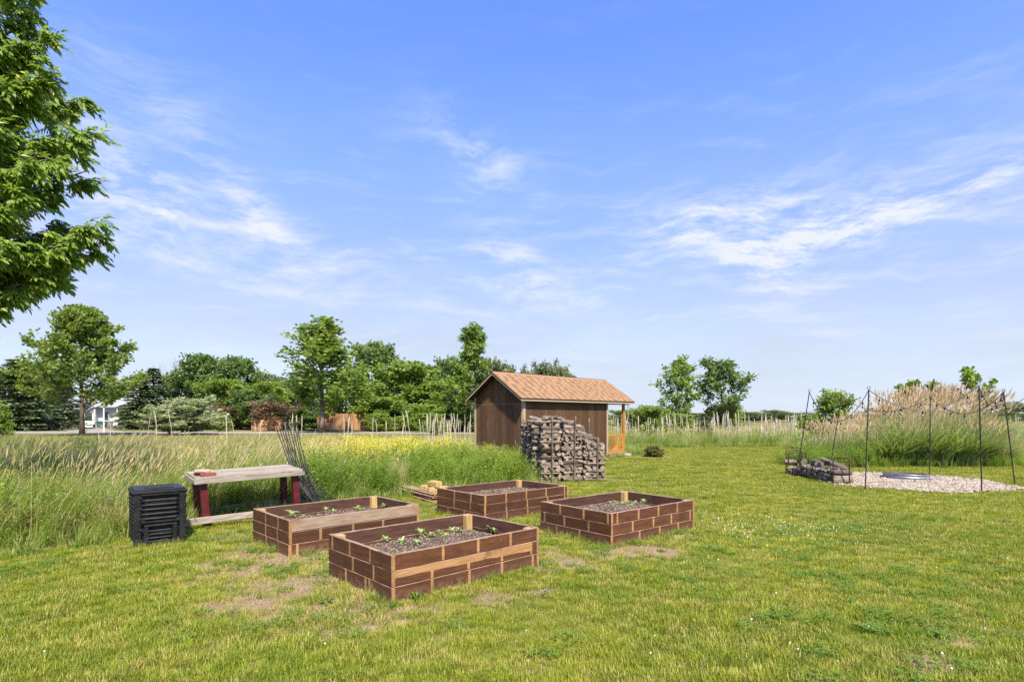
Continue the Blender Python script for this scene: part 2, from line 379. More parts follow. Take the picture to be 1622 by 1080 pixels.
def link(name, me, parent=None, loc=(0, 0, 0), rot=(0, 0, 0), scale=(1, 1, 1)):
    o = bpy.data.objects.new(name, me); C.objects.link(o)
    if parent: o.parent = parent
    o.location = loc; o.rotation_euler = rot; o.scale = scale
    return o
def tag(o, label=None, cat=None, group=None, kind=None):
    if label: o['label'] = label
    if cat: o['category'] = cat
    if group: o['group'] = group
    if kind: o['kind'] = kind
    return o
def thing(name, label, cat, loc=(0, 0, 0), rz=0, group=None):
    o = bpy.data.objects.new(name, None); C.objects.link(o); o.location = loc; o.rotation_euler = (0, 0, rz)
    o.empty_display_size = .2
    return tag(o, label, cat, group)
def wx(px, Y): return (px - 811) * Y / F_PX          # metres right of the camera of something at distance Y

# value noise for scattering
_tab = nrg.random((256, 256))
def vnoise(x, y, s):
    x = np.asarray(x) * s + 100; y = np.asarray(y) * s + 100
    xi = np.floor(x).astype(int); yi = np.floor(y).astype(int); fx = x - xi; fy = y - yi
    fx = fx * fx * (3 - 2 * fx); fy = fy * fy * (3 - 2 * fy)
    g = lambda a, b: _tab[a % 256, b % 256]
    return (g(xi, yi) * (1 - fx) + g(xi + 1, yi) * fx) * (1 - fy) + (g(xi, yi + 1) * (1 - fx) + g(xi + 1, yi + 1) * fx) * fy
def fbm(x, y, s, o=3):
    return sum(vnoise(x + 13.7 * k, y - 7.1 * k, s * 2 ** k) * .5 ** k for k in range(o)) / sum(.5 ** k for k in range(o))
def inside(x, y, poly):
    x = np.asarray(x); y = np.asarray(y); c = np.zeros(x.shape, bool); n = len(poly); j = n - 1
    for i in range(n):
        xi, yi = poly[i]; xj, yj = poly[j]
        if yi != yj: c ^= ((yi > y) != (yj > y)) & (x < (xj - xi) * (y - yi) / (yj - yi) + xi)
        j = i
    return c

# ------------------------------------------------------------------ setting: ground
LAWN = [(-16, 6.0), (-9, 6.2), (-6.2, 6.5), (-5.5, 6.9), (-5.2, 7.6), (-4.9, 8.2), (-4.3, 8.8), (-3.4, 9.7), (-2.7, 10.9), (-1.9, 12.0), (-0.6, 12.4), (.5, 13.1),
        (.8, 14.6), (1.3, 16.5), (1.2, 19.3), (5.6, 24.2), (5.9, 29.3), (9, 29.8), (12, 30.2), (17, 31), (24, 33), (40, 34), (40, -8), (-16, -8)]
GRAVEL_C, GRAVEL_R = (9.65, 13.85), 2.0
DIRT = [(-2.0, 5.35, .75), (-1.6, 4.75, .6), (-2.75, 5.9, .6), (-2.3, 4.9, .45), (-1.3, 4.45, .35), (-2.9, 6.6, .4), (-.2, 5.0, .22), (-.75, 4.6, .25), (.55, 6.1, .35), (.3, 6.6, .3), (1.7, 6.75, .35), (1.2, 6.6, .3), (-3.6, 7.4, .5), (-3.0, 8.3, .35),
        (-1.3, 7.6, .3), (.45, 7.9, .3), (2.3, 7.6, .3), (-1.1, 9.9, .4), (-.1, 12.6, .5), (2.2, 14.2, .5), (-4.9, 6.7, .3), (5.2, 22.4, .6), (6.1, 22.6, .3),
        (-2.4, 6.3, .4), (-1.9, 6.0, .35), (-1.25, 5.3, .3), (2.7, 3.6, .14), (3.2, 4.0, .15), (1.9, 4.3, .14)]
def bare(x, y):
    d = np.zeros(np.shape(x))
    for (a, b, r) in DIRT: d = np.maximum(d, np.exp(-((x - a) ** 2 + (y - b) ** 2) / (r * r) * .8))
    return np.clip(d * (.25 + 1.35 * fbm(x, y, 3.1)), 0, 1)
BEDS = [  # near corner, turn, length, width, board stripes right face, board stripes left face (top, middle, bottom)
    ((-1.031, 4.823), 43.0, 1.808, 1.208, [[.54, .96, 1.39], [.42, .84, 1.27, 1.69], [.42, .85, 1.27, 1.71]], [[1.13, .76, .37], [.7, .31], [.84, .45, .38]]),
    ((-2.554, 6.439), 43.3, 1.776, 1.166, [[], [.38, .8, 1.22], [.1, .52, .94]], [[.72, .32], [.72, .34], [.69, .31]]),
    ((-.418, 8.481), 41.7, 1.86, 1.257, [[.44, .87, 1.32, 1.77], [.44, .89, 1.35, 1.77], [.45, .9, 1.33]], [[.76, .33], [.78, .35], [.94, .5]]),
    ((1.215, 6.915), 39.4, 1.803, 1.281, [[.12, .54, .96, 1.39], [.42, .85, 1.25, 1.7], [.56, .99, 1.41]], [[.89, .46, .05], [1.2, .81, .37], [.96, .53]])]
def bed_rects(grow=0.0):
    out = []
    for (p, a, L, W, *_r) in BEDS:
        u = np.array([math.cos(R(a)), math.sin(R(a))]); w = np.array([-u[1], u[0]]); p = np.array(p); g = grow
        out.append([tuple(p - g * u - g * w), tuple(p + (L + g) * u - g * w), tuple(p + (L + g) * u + (W + g) * w), tuple(p - g * u + (W + g) * w)])
    return out
SHED = ((.301, 18.391), 45.0, 6.67, 2.82, 2.24, 3.165)
def blocked(x, y, g=0.0):
    b = np.zeros(np.shape(x), bool)
    for q in bed_rects(g): b |= inside(x, y, q)
    p = np.array(SHED[0]); u = np.array([math.cos(R(45)), math.sin(R(45))]); w = np.array([-u[1], u[0]])
    b |= inside(x, y, [tuple(p + .25 * u + .15 * w), tuple(p + 6.8 * u + .1 * w), tuple(p + 6.8 * u + 2.7 * w), tuple(p + .25 * u + 2.65 * w)])
    b |= (np.hypot(x - GRAVEL_C[0], y - GRAVEL_C[1]) < GRAVEL_R + .12 * np.sin(6 * np.arctan2(y - GRAVEL_C[1], x - GRAVEL_C[0])))
    b |= inside(x, y, [(.72, 13.65), (2.35, 14.12), (2.0, 15.5), (.35, 15.0)])
    b |= (np.hypot(x + 3.05, y - 8.95) < .42) | inside(x, y, [(-3.9, 9.3), (-3.2, 8.6), (-2.7, 9.0), (-3.3, 9.6)])
    b |= inside(x, y, [(-4.6, 6.9), (-4.17, 7.25), (-4.55, 7.71), (-4.98, 7.36)])
    return b

def grid_mesh(name, xs, ys, zf, keep, m, attr=None):
    X, Y = np.meshgrid(xs, ys); Z = zf(X, Y); nx = len(xs); ny = len(ys)
    me = bpy.data.meshes.new(name)
    cx = (X[:-1, :-1] + X[1:, 1:]) / 2; cy = (Y[:-1, :-1] + Y[1:, 1:]) / 2; k = keep(cx, cy)
    jj, ii = np.nonzero(k); a = jj * nx + ii
    Fc = np.stack([a, a + 1, a + nx + 1, a + nx], 1)
    used, inv = np.unique(Fc.ravel(), return_inverse=True); P = np.stack([X.ravel(), Y.ravel(), Z.ravel()], 1)[used]
    n = len(Fc); me.vertices.add(len(P)); me.vertices.foreach_set('co', P.astype(np.float32).ravel())
    me.loops.add(n * 4); me.loops.foreach_set('vertex_index', inv.astype(np.int32).ravel())
    me.polygons.add(n); me.polygons.foreach_set('loop_start', np.arange(0, n * 4, 4, dtype=np.int32)); me.polygons.foreach_set('loop_total', np.full(n, 4, dtype=np.int32))
    me.polygons.foreach_set('use_smooth', [True] * n)
    if attr is not None:
        at = me.attributes.new('bare', 'FLOAT', 'POINT'); at.data.foreach_set('value', attr(P[:, 0], P[:, 1]).astype(np.float32))
    me.materials.append(m); me.update(calc_edges=True); return me
gx = np.concatenate([np.arange(-700, -60, 40), np.arange(-60, 80, 2.0), np.arange(80, 701, 40)])
gy = np.concatenate([np.arange(-100, -10, 10), np.arange(-10, 110, 2.0), np.arange(110, 1100, 60)])
tag(link('ground', grid_mesh('ground', gx, gy, lambda x, y: -.012 + 0 * x, lambda x, y: x < 1e9, M['ground'])), kind='structure')
lx = np.concatenate([np.arange(-16, -7, .5), np.arange(-7, 9, .1), np.arange(9, 40.1, .5)])
ly = np.concatenate([np.arange(-8, 2, .5), np.arange(2, 15, .1), np.arange(15, 34.1, .4)])
tag(link('lawn', grid_mesh('lawn', lx, ly, lambda x, y: .018 * (fbm(x, y, .9) - .5) * (1 - blocked(x, y, .15)), lambda x, y: inside(x, y, LAWN), M['lawn'], bare)), kind='structure')
road = MB(); road.box(-90, 6, 54.5, 61, -.05, .02)
tag(link('road', road.mesh('road', [M['road']])), kind='structure')
drv = MB(); drv.add([(-68, 84, .01), (-62, 84, .01), (-42, 61, .01), (-48, 61, .01)], [(0, 1, 2, 3)])
drv.add([(-90, 84, .012), (-50, 84, .012), (-50, 87.5, .012), (-90, 87.5, .012)], [(0, 1, 2, 3)])
tag(link('driveway', drv.mesh('driveway', [M['road']])), kind='structure')
mound = MB()
th = [2 * math.pi * k / 72 for k in range(72)]
ring = [(GRAVEL_C[0] + (GRAVEL_R + .12 * math.sin(6 * a)) * math.cos(a), GRAVEL_C[1] + (GRAVEL_R + .12 * math.sin(6 * a)) * math.sin(a), .004) for a in th]
ring2 = [(GRAVEL_C[0] + .7 * (x - GRAVEL_C[0]), GRAVEL_C[1] + .7 * (y - GRAVEL_C[1]), .02) for x, y, z in ring]
mound.add(ring + ring2 + [(GRAVEL_C[0], GRAVEL_C[1], .02)], [(k, (k + 1) % 72, 72 + (k + 1) % 72, 72 + k) for k in range(72)] + [(72 + k, 72 + (k + 1) % 72, 144) for k in range(72)])
tag(link('gravel_pad', mound.mesh('gravel_pad', [M['stone']])), kind='structure')

# ------------------------------------------------------------------ raised beds
def plank_mesh(L, T, H, stripes, mats, upper_bare=False, whole=None, sw=.031, rg=rnd, inner=1):
    """board along x, outer face towards -y. mats: 0 paint, 1 inner paint, 2 bare, 3 edge, 4 other"""
    c = .0038; zs = H * .56
    cuts = {0.0, L}
    for s in stripes: cuts |= {max(.002, s - sw / 2), min(L - .002, s + sw / 2)}
    k = 1
    while k * .13 < L: cuts.add(k * .13 + rg.uniform(-.03, .03)); k += 1
    xs = sorted(cuts)
    prof = [(c, 0), (T - c, 0), (T, c), (T, H - c), (T - c, H), (c, H), (0, H - c), (0, zs), (0, c)]
    n = len(prof); V = []; F_ = []; mm = []
    for x in xs:
        a, b = rg.uniform(-.0022, .0022), rg.uniform(-.0016, .0016)
        wob = rg.uniform(-.006, .006)
        for (y, z) in prof: V.append((x, y + a, z + (wob - .012 + .03 * (x / L) * -1 + .012 if z == zs else (b if z > H / 2 else -b * .5))))
    for i in range(len(xs) - 1):
        xm = (xs[i] + xs[i + 1]) / 2; st = any(abs(xm - s) < sw / 2 + 1e-4 for s in stripes)
        for q in range(n):
            F_.append((i * n + q, i * n + (q + 1) % n, (i + 1) * n + (q + 1) % n, (i + 1) * n + q))
            if q in (1, 3, 4, 5, 8): mi = 3
            elif q == 6: mi = 2 if (upper_bare and xm < L * .93) or st else (0 if whole is None else whole)
            elif q == 7: mi = 2 if st else (0 if whole is None else whole)
            elif q == 2: mi = inner
            else: mi = 1
            mm.append(mi)
    F_ += [tuple(reversed(range(n))), tuple(range(len(V) - n, len(V)))]; mm += [2, 2]
    b = MB(); b.add(V, F_, mm); return b.mesh('board', mats)
BM = [M['paint'], M['paint_in'], M['bare'], M['edge'], M['weather']]
BED_LABEL = ['nearest brown wooden raised bed with a tan band along its middle front board',
             'brown raised bed beside the bench, its top front board bare and weathered',
             'brown raised bed farthest back, just in front of the tall woodpile',
             'brown raised bed standing apart on the right next to open lawn']
GRP = 'wooden raised garden beds'
T_, H_ = .036, .1345
for bi, ((px_, py_), ang, L, W, sr, sl) in enumerate(BEDS):
    root = thing('raised_bed', BED_LABEL[bi], 'garden bed', (px_, py_, 0), R(ang), GRP)
    for lv in range(3):                      # 0 top, 1 middle, 2 bottom
        z = (2 - lv) * (H_ + .0045) + .001
        j = lambda: rnd.uniform(-.002, .002)
        rows = sr[lv]; lw = sl[lv]
        wh = bi == 1 and lv == 0
        me = plank_mesh(L - 2 * T_ - .002, T_, H_, [max(.03, s - T_) for s in rows], BM, upper_bare=(bi == 0 and lv == 1), whole=4 if wh else None)
        o = link('board', me, root, (T_ + .001, j(), z))
        if wh: o['label'] = 'bare weathered top front board'
        if bi == 0 and lv == 1: o['label'] = 'middle front board with an unpainted tan upper band'
        link('board', plank_mesh(W, T_, H_, [W - s for s in lw], BM), root, (j(), W, z), (0, 0, R(-90)))
        link('board', plank_mesh(L - 2 * T_ - .002, T_, H_, [.4 + .42 * k for k in range(4)], BM), root, (L - T_ - .001, W + j(), z), (0, 0, R(180)))
        link('board', plank_mesh(W, T_, H_, [.3, .72], BM), root, (L + j(), 0, z), (0, 0, R(90)))
    p_ = .085
    for (cx, cy, dz) in ((T_ + .003, T_ + .003, -.01), (L - T_ - p_ - .003, T_ + .003, -.004), (T_ + .003, W - T_ - p_ - .003, -.004), (L - T_ - p_ - .003, W - T_ - p_ - .003, -.002)):
        if (cx, cy) == (T_ + .003, T_ + .003): dz = -.03
        b = MB(); h = .41 + dz
        b.cbox(0, h, cx, cx + p_, cy, cy + p_, .006, mtx=PERM)
        link('corner_post', b.mesh('corner_post', [M['post']]), root)
    # soil sheet, lumpy
    nx, ny = 34, 24; sb = MB(); V = []
    lift = [.255, .265, .30, .275][bi]
    for q in range(ny + 1):
        for r_ in range(nx + 1):
            x = T_ + .002 + (L - 2 * T_ - .004) * r_ / nx; y = T_ + .002 + (W - 2 * T_ - .004) * q / ny
            e = min(r_, nx - r_, 4) / 4 * min(q, ny - q, 4) / 4
            V.append((x, y, lift - .03 + .045 * e + .05 * (float(fbm(x + bi * 5, y, 3.5)) - .5) + rnd.uniform(-.006, .006)))
    sb.add(V, [(q * (nx + 1) + r_, q * (nx + 1) + r_ + 1, (q + 1) * (nx + 1) + r_ + 1, (q + 1) * (nx + 1) + r_) for q in range(ny) for r_ in range(nx)])
    link('soil', sb.mesh('soil', [M['soil']]), root)
    # mulch chips lying on the soil, uncountable
    n = 1500; cxs = nrg.uniform(T_ + .02, L - T_ - .02, n); cys = nrg.uniform(T_ + .02, W - T_ - .02, n)
    zz = lift + .045 * 0 - .03 + .045 * np.clip(np.minimum(np.minimum(cxs - T_, L - T_ - cxs) / .2, 1), 0, 1) * np.clip(np.minimum(np.minimum(cys - T_, W - T_ - cys) / .18, 1), 0, 1) + .05 * (fbm(cxs + bi * 5, cys, 3.5) - .5) + .006
    a = nrg.uniform(0, 6.28, n); ln = nrg.uniform(.006, .018, n); wd = nrg.uniform(.003, .007, n); tl = nrg.uniform(-.008, .008, n)
    d = np.stack([np.cos(a) * ln, np.sin(a) * ln, tl], 1); s_ = np.stack([-np.sin(a) * wd, np.cos(a) * wd, tl * .5], 1); c0 = np.stack([cxs, cys, zz], 1)
    link('mulch_chips', quads_mesh('mulch_chips', np.stack([c0 - d, c0 + s_, c0 + d, c0 - s_], 1), nrg.random(n), [M['chip']]), root)['kind'] = 'stuff'

# seedlings: rosettes of pointed leaves
def rosette(rg, n, ln, up, w, stem=0.0):
    V = []; t = []
    for i in range(n):
        a = i * 2.4 + rg.uniform(-.3, .3); e = up + rg.uniform(-.25, .3) - (.25 if i < n / 2 else 0); l = ln * rg.uniform(.7, 1.1)
        d = np.array([math.cos(a) * math.cos(e), math.sin(a) * math.cos(e), math.sin(e)]); s = np.array([-math.sin(a), math.cos(a), 0]) * w * l
        base = np.array([0, 0, stem * rg.uniform(.3, 1)]); mid = base + d * l * .5; tip = base + d * l - np.array([0, 0, l * .22])
        fold = np.array([0, 0, w * l * .35])
        V += [base, mid + s + fold, mid, mid - s + fold]; V += [mid, mid + s + fold, tip, mid - s + fold]
        tt = rg.random(); t += [tt, tt]
    return np.array(V), np.array(t)
SEED_V = []
for k in range(5):
    V, t = rosette(rnd, 11 + k, .085, .65, .15, .045); SEED_V.append(quads_mesh('seedling', V, t, [M['seedling']]))
SPOTS = {  # bed: (photo column, distance) pairs turned into bed positions, size
    0: [(666.7, 6.27, 1.15), (636.7, 5.89, 1.1), (660, 5.86, .85), (611, 6.0, .95), (683, 6.2, .95), (697, 6.3, 1.0), (716.7, 6.47, 1.0), (706, 6.2, .8), (726, 6.52, .85), (775.5, 6.6, .95), (783, 6.5, .7), (622, 5.55, .6)],
    1: [(461, 7.4, 1.5), (481, 7.35, .75), (446, 7.25, .7), (516.7, 7.8, .95), (529, 7.75, .85), (566, 8.0, .95), (573, 7.9, .9), (609, 8.2, 1.0)],
    3: [(1041, 8.7, 1.1), (968, 8.45, .85), (976, 8.5, .8), (986, 8.35, .8), (996, 8.5, .75), (1006, 8.45, .8), (1019, 8.55, .95), (1001, 8.2, .7)],
    2: [(800, 9.7, .5), (786, 9.5, .4)]}
BN = ['nearest bed', 'bed beside the bench', 'farthest back bed', 'right-hand bed']
SIZE = ['small', 'middling', 'large']
for bi, lst in SPOTS.items():
    order = sorted(range(len(lst)), key=lambda i: lst[i][0])
    for k, i in enumerate(order):
        px_, Y, s = lst[i]; X = wx(px_, Y)
        where = 'leftmost' if k == 0 else ('rightmost' if k == len(lst) - 1 else ['second', 'third', 'fourth', 'fifth', 'sixth', 'seventh', 'eighth', 'ninth', 'tenth', 'eleventh'][k - 1] + ' from the left')
        o = link('seedling', SEED_V[(i * 3 + bi) % 5], None, (X, Y, [.262, .272, .31, .285][bi]), (0, 0, rnd.uniform(0, 6)), (s * 1.0,) * 3)
        tag(o, 'pale green seedling, %s in the soil of the %s' % (where, BN[bi]), 'seedling', 'seedlings in the raised beds')

# ------------------------------------------------------------------ compost bin
def compost_bin():
    w, d, h = .56, .60, .70
    r_ = thing('compost_bin', 'black plastic compost bin with louvred panels at the meadow edge left of the bench', 'compost bin', (-4.62, 6.88, 0), R(39))
    P = [M['plastic']]
    b = MB(); b.box(.03, w - .03, .045, d - .03, .0, h - .05); link('body', b.mesh('body', P), r_)
    for (x, y) in ((0, 0), (w - .075, 0), (0, d - .06), (w - .075, d - .06)):
        b = MB(); b.cbox(0, h - .045, x, x + .075, y, y + .06, .008, mtx=PERM)
        for k in range(5):      # clip lugs on the corner frame
            z = .06 + k * .13; b.cbox(x + .05, x + .085, y - .008, y + .008, z, z + .03, .004)
        link('corner_frame', b.mesh('corner_frame', P), r_)
    # front louvres (upper panel)
    z = .335
    for k in range(5):
        b = MB(); b.tube([(.085, .018, z), (.12, -.006, z + .004), (w - .12, -.006, z + .004), (w - .085, .018, z)], .016, 8)
        link('louvre', b.mesh('louvre', P), r_); z += .0565
    for (z0, z1) in ((.275, .318), (.615, .65)):
        b = MB(); b.cbox(.075, w - .075, -.006, .03, z0, z1, .010); link('cross_rail', b.mesh('cross_rail', P), r_)
    # hatch door
    b = MB(); b.cbox(.105, w - .105, -.014, .03, .235, .262, .008)
    b.box(.105, .15, -.012, .03, .015, .24); b.box(w - .15, w - .105, -.012, .03, .015, .24); b.box(.15, w - .15, -.008, .03, .0, .03); dr = link('hatch_door', b.mesh('hatch_door', P), r_)
    z = .05
    for k in range(4):
        b = MB(); b.tube([(.15, .006, z), (.175, -.006, z + .003), (w - .175, -.006, z + .003), (w - .15, .006, z)], .012, 8); link('louvre', b.mesh('louvre', P), dr); z += .044
    for side in (0, 1):
        x = .012 if side == 0 else w - .012
        for k in range(11):
            z = .06 + k * .052; b = MB(); b.tube([(x, .075, z), (x, d - .075, z)], .013, 6); link('side_louvre', b.mesh('side_louvre', P), r_)
    b = MB(); b.cbox(-.012, w + .012, -.014, d + .014, h - .055, h - .02, .01); b.cbox(.012, w - .012, .012, d - .012, h - .02, h - .002, .008)
    for k in range(7): b.cbox(.12 + .01 * k, w - .12 - .01 * k, .10 + .055 * k, .125 + .055 * k, h - .004, h + .008, .003)
    link('lid', b.mesh('lid', P), r_)
compost_bin()

# ------------------------------------------------------------------ bench table
def bench():
    L, W, h = 1.50, .82, .735
    r_ = thing('work_bench', 'long weathered plank bench table on four dark red legs by the meadow', 'bench', (-4.48, 8.0, 0), R(38))
    r_.rotation_euler = (R(1.8), R(-1.4), R(38))
    G = [M['grey']]
    n = 6; bw = W / n
    for k in range(n):
        b = MB(); y = k * bw
        b.cbox(0, L, y + .006, y + bw - .006, h - .032, h, .004, jit=.0015, rg=rnd, xs=[L * q / 6 for q in range(7)]); link('top_board', b.mesh('top_board', G), r_)
    for y in (-.03, W + .002):
        b = MB(); b.cbox(-.02, L + .02, y, y + .028, h - .09, h - .003, .003, jit=.0015, rg=rnd, xs=[L * q / 5 - .02 for q in range(6)]); link('apron', b.mesh('apron', G), r_)
    for x in (-.022, L - .004):
        b = MB(); b.cbox(0, W, 0, .026, h - .09, h - .034, .003, mtx=Matrix.Translation((x + .026, 0, 0)) @ Matrix.Rotation(R(90), 4, 'Z')); link('apron', b.mesh('apron', G), r_)
    for (x, y, dx) in ((.06, .04, .035), (.06, W - .14, .035), (L - .15, .04, .02), (L - .15, W - .14, .02)):
        b = MB(); s = .09
        V = [(x + (dx if z == 0 else 0) + a * s, y + c * s, z) for z in (0.0, h - .034) for a, c in ((0, 0), (1, 0), (1, 1), (0, 1))]
        b.add(V, [(3, 2, 1, 0), (4, 5, 6, 7)] + [(k, (k + 1) % 4, 4 + (k + 1) % 4, 4 + k) for k in range(4)])
        link('leg', b.mesh('leg', [M['red']]), r_)
    for y in (.0, W - .03):
        b = MB(); b.cbox(-.12, L + .3, y, y + .036, .07, .16, .003, jit=.0015, rg=rnd, xs=[-.12 + (L + .42) * q / 5 for q in range(6)]); link('lower_rail', b.mesh('lower_rail', G), r_)
bench()
BR = Matrix.Rotation(R(38), 4, 'Z')
def on_bench(x, y, z): return (BR @ Vector((x, y, 0))) + Vector((-4.48, 8.0, z))
for k, (x, y, z, rz, dims, m, lab) in enumerate([
        (.16, .10, .738, 3, (.20, .095, .05), 'brick', 'red-brown brick at the left front corner of the bench top'),
        (.11, .24, .741, 12, (.20, .11, .05), 'brick', 'red-brown brick behind the front one on the bench'),
        (.10, .20, .793, -8, (.19, .15, .035), 'slab', 'pale pinkish stone slab resting on the bricks on the bench')]):
    b = MB(); a, c, h = dims; b.cbox(-a / 2, a / 2, -c / 2, c / 2, 0, h, .007, jit=.003, rg=rnd, xs=[-a / 2, -a / 6, a / 6, a / 2])
    o = link('brick' if m == 'brick' else 'stone_slab', b.mesh('brick', [M[m]]), None, on_bench(x, y, z), (0, 0, R(38 + rz)))
    tag(o, lab, 'brick' if m == 'brick' else 'stone', None)

# ------------------------------------------------------------------ netting draped behind the bench
def netting():
    r_ = thing('garden_netting', 'bundle of black garden netting slumped from thin stakes behind the bench', 'netting', (-3.2, 9.5, 0))
    o = Vector((-3.2, 9.5, 0))
    base = Vector((wx(532, 9.0), 9.0, .03)); top = Vector((wx(453, 9.75), 9.75, 1.50))
    def path(k, s):   # slumped curve from the top to the ground
        t = s; p = top.lerp(base, t); sag = math.sin(math.pi * t) ** 1.0
        off = (k - 4) * .035
        return p + Vector((-.10 * sag + off * (1 - t) * .7 + off * .5, off * .3 + .15 * sag, -.30 * sag - .02 * k * sag))
    for k in range(9):
        n = 14; s1 = 1 - .02 * (k % 3)
        pts = [path(k, s1 * i / n) + Vector((rnd.uniform(-.008, .008), 0, rnd.uniform(-.008, .008))) - o for i in range(n + 1)]
        b = MB(); b.tube(pts, [.008 + .006 * (i / n) for i in range(n + 1)], 5); link('strand', b.mesh('strand', [M['net']]), r_)
    b = MB()       # the mesh itself, sagging between strands and spreading on the ground
    rows, cols = 34, 22
    def sp(i, j):
        t = .32 + .68 * i / rows; a = (j / cols - .5); base_p = path(4, t)
        wdt = .16 + .55 * t * t
        return base_p + Vector((a * wdt + .03 * math.sin(i * .9 + j), a * .5 * wdt + .05 * math.sin(j * 1.3), -.06 * math.cos(a * 6) * t + .16 * abs(a) * (1 - t) + .02)) - o
    for i in range(rows + 1):
        b.tube([sp(i, j) for j in range(0, cols + 1, 2)], .0042, 3, cap=False)
    for j in range(0, cols + 1):
        b.tube([sp(i, j) for i in range(0, rows + 1, 3)], .0045, 3, cap=False)
    link('net', b.mesh('net', [M['net']]), r_)
    for k, (dx, h, ln) in enumerate([(-.02, 1.52, .2), (.06, 1.56, .16), (.12, 1.47, .12)]):
        b = MB(); b.tube([(top.x - o.x + dx + ln, top.y - o.y, -.02), (top.x - o.x + dx + ln * .4, top.y - o.y, .8), (top.x - o.x + dx, top.y - o.y, h)], [.009, .008, .006], 6); link('stake', b.mesh('stake', [M['twig']]), r_)
netting()

# ------------------------------------------------------------------ pile of boards and post offcuts
def lumber():
    p0 = Vector((-1.38, 10.5)); d = Vector((-1.05, 1.55)).normalized(); n_ = Vector((-d.y, d.x)) * -1
    ang = math.atan2(d.y, d.x); k = 0
    names = ['lowest', 'second', 'third', 'fourth', 'fifth', 'sixth', 'seventh', 'topmost']
    lvl = 0; z = .012
    for lvl in range(4):
        for s in range(2):
            L = 2.0 + rnd.uniform(-.15, .2); off = n_ * (s * .16 + rnd.uniform(-.015, .015) + .02 * lvl) + d * rnd.uniform(-.1, .12)
            mats = [M['paint'], M['paint_in'], M['bare'], M['edge'], M['weather']]
            b = MB(); b.cbox(0, L, 0, .14, 0, .032, .004, mi=0, me=1, end_mi=2)
            p = p0 + off
            o = link('loose_board', b.mesh('loose_board', [M['paint_in'], M['edge'], M['bare']]), None, (p.x, p.y, z), (R(rnd.uniform(-1, 1)), 0, ang + R(rnd.uniform(-2.5, 2.5))))
            tag(o, 'brown board in the flat pile, %s layer from the grass, %s side' % (['bottom', 'second', 'third', 'top'][lvl], ['right', 'left'][s]), 'board', 'spare brown boards in a pile')
        z += .036
    z0 = z + .004
    bl = [(.10, .05, 0, .10, .36, 8, 'pine post offcut lying crosswise at the right end of the board pile'),
          (.36, .02, 0, .09, .30, 0, 'second pine post offcut from the right on the board pile'),
          (.62, .03, 0, .09, .24, -4, 'third pine post offcut from the right on the board pile'),
          (.78, .06, 0, .09, .24, 5, 'leftmost pine post offcut lying on the board pile')]
    def block(name, u, v, zz, s, L, rz, lab):
        c = p0 + d * u + n_ * v
        b = MB(); b.cbox(-L / 2, L / 2, -s / 2, s / 2, 0, s, .006)
        o = link('post_offcut', b.mesh('post_offcut', [M['post']]), None, (c.x, c.y, zz), (0, 0, rz))
        tag(o, lab, 'wood block', 'pine post offcuts on the board pile')
    view = R(20)
    block('a', .12, .16, z0, .09, .50, ang - R(62), bl[0][6]); block('b', .34, .16, z0, .09, .42, ang - R(85), bl[1][6])
    block('c', .58, .16, z0, .09, .36, ang - R(80), bl[2][6]); block('d', .74, .14, z0, .09, .34, ang - R(78), bl[3][6])
    block('e', .40, .10, z0 + .094, .09, .30, ang + R(8), 'upper right pine block stacked on top of the post offcuts')
    block('f', .52, .22, z0 + .094, .09, .30, ang + R(4), 'upper left pine block stacked on top of the post offcuts')
lumber()

# ------------------------------------------------------------------ logs
def log_mesh(rg, kind):
    """0.42 m piece of split or round firewood along x, radius about 5 cm"""
    L = .42; n = 7 if kind == 'split' else 9; rings = 5; b = MB()
    if kind == 'split':
        r0 = [rg.uniform(.7, 1.15) * .052 for _ in range(n)]; flat = rg.uniform(.6, .95)
    else: r0 = [.05 * rg.uniform(.9, 1.1) for _ in range(n)]; flat = 1
    bend = rg.uniform(-.02, .02); V = []
    for i in range(rings):
        x = -L / 2 + L * i / (rings - 1); s = 1 + rg.uniform(-.12, .12)
        for k in range(n):
            a = 2 * math.pi * k / n; r = r0[k] * s * rg.uniform(.9, 1.1)
            V.append((x + rg.uniform(-.006, .006), math.cos(a) * r + bend * math.sin(math.pi * i / (rings - 1)), math.sin(a) * r * flat))
    Fc = []; mm = []; nb = rg.randint(2, 4) if kind == 'split' else n
    for i in range(rings - 1):
        for k in range(n):
            Fc.append((i * n + k, i * n + (k + 1) % n, (i + 1) * n + (k + 1) % n, (i + 1) * n + k)); mm.append(0 if k < nb else 1)
    Fc += [tuple(reversed(range(n))), tuple(range(len(V) - n, len(V)))]; mm += [2, 2]
    b.add(V, Fc, mm); return b.mesh('log', [M['log_bark'], M['log_split'], M['log_end']])
LOGM = [log_mesh(rnd, 'split' if k < 12 else 'round') for k in range(16)]
def log(pos, rot, scale, label, group, cat='log', name='firewood_log', vi=None):
    o = link(name, LOGM[rnd.randrange(16) if vi is None else vi], None, pos, rot, scale)
    return tag(o, label, cat, group)
WP0 = Vector((.717, 13.6)); WU = Vector((1.64, .50)).normalized(); WV = Vector((-WU.y, WU.x)); WA = math.atan2(WU.y, WU.x)
def wp(u, v, z): p = WP0 + WU * u + WV * v; return (p.x, p.y, z)
def pile_top(u): return float(np.interp(u, [0, .2, .5, .75, .95, 1.15, 1.35, 1.55, 1.72], [1.46, 1.52, 1.50, 1.46, 1.34, 1.14, 1.0, .82, .52]))
COLN = ['left', 'middle', 'right']
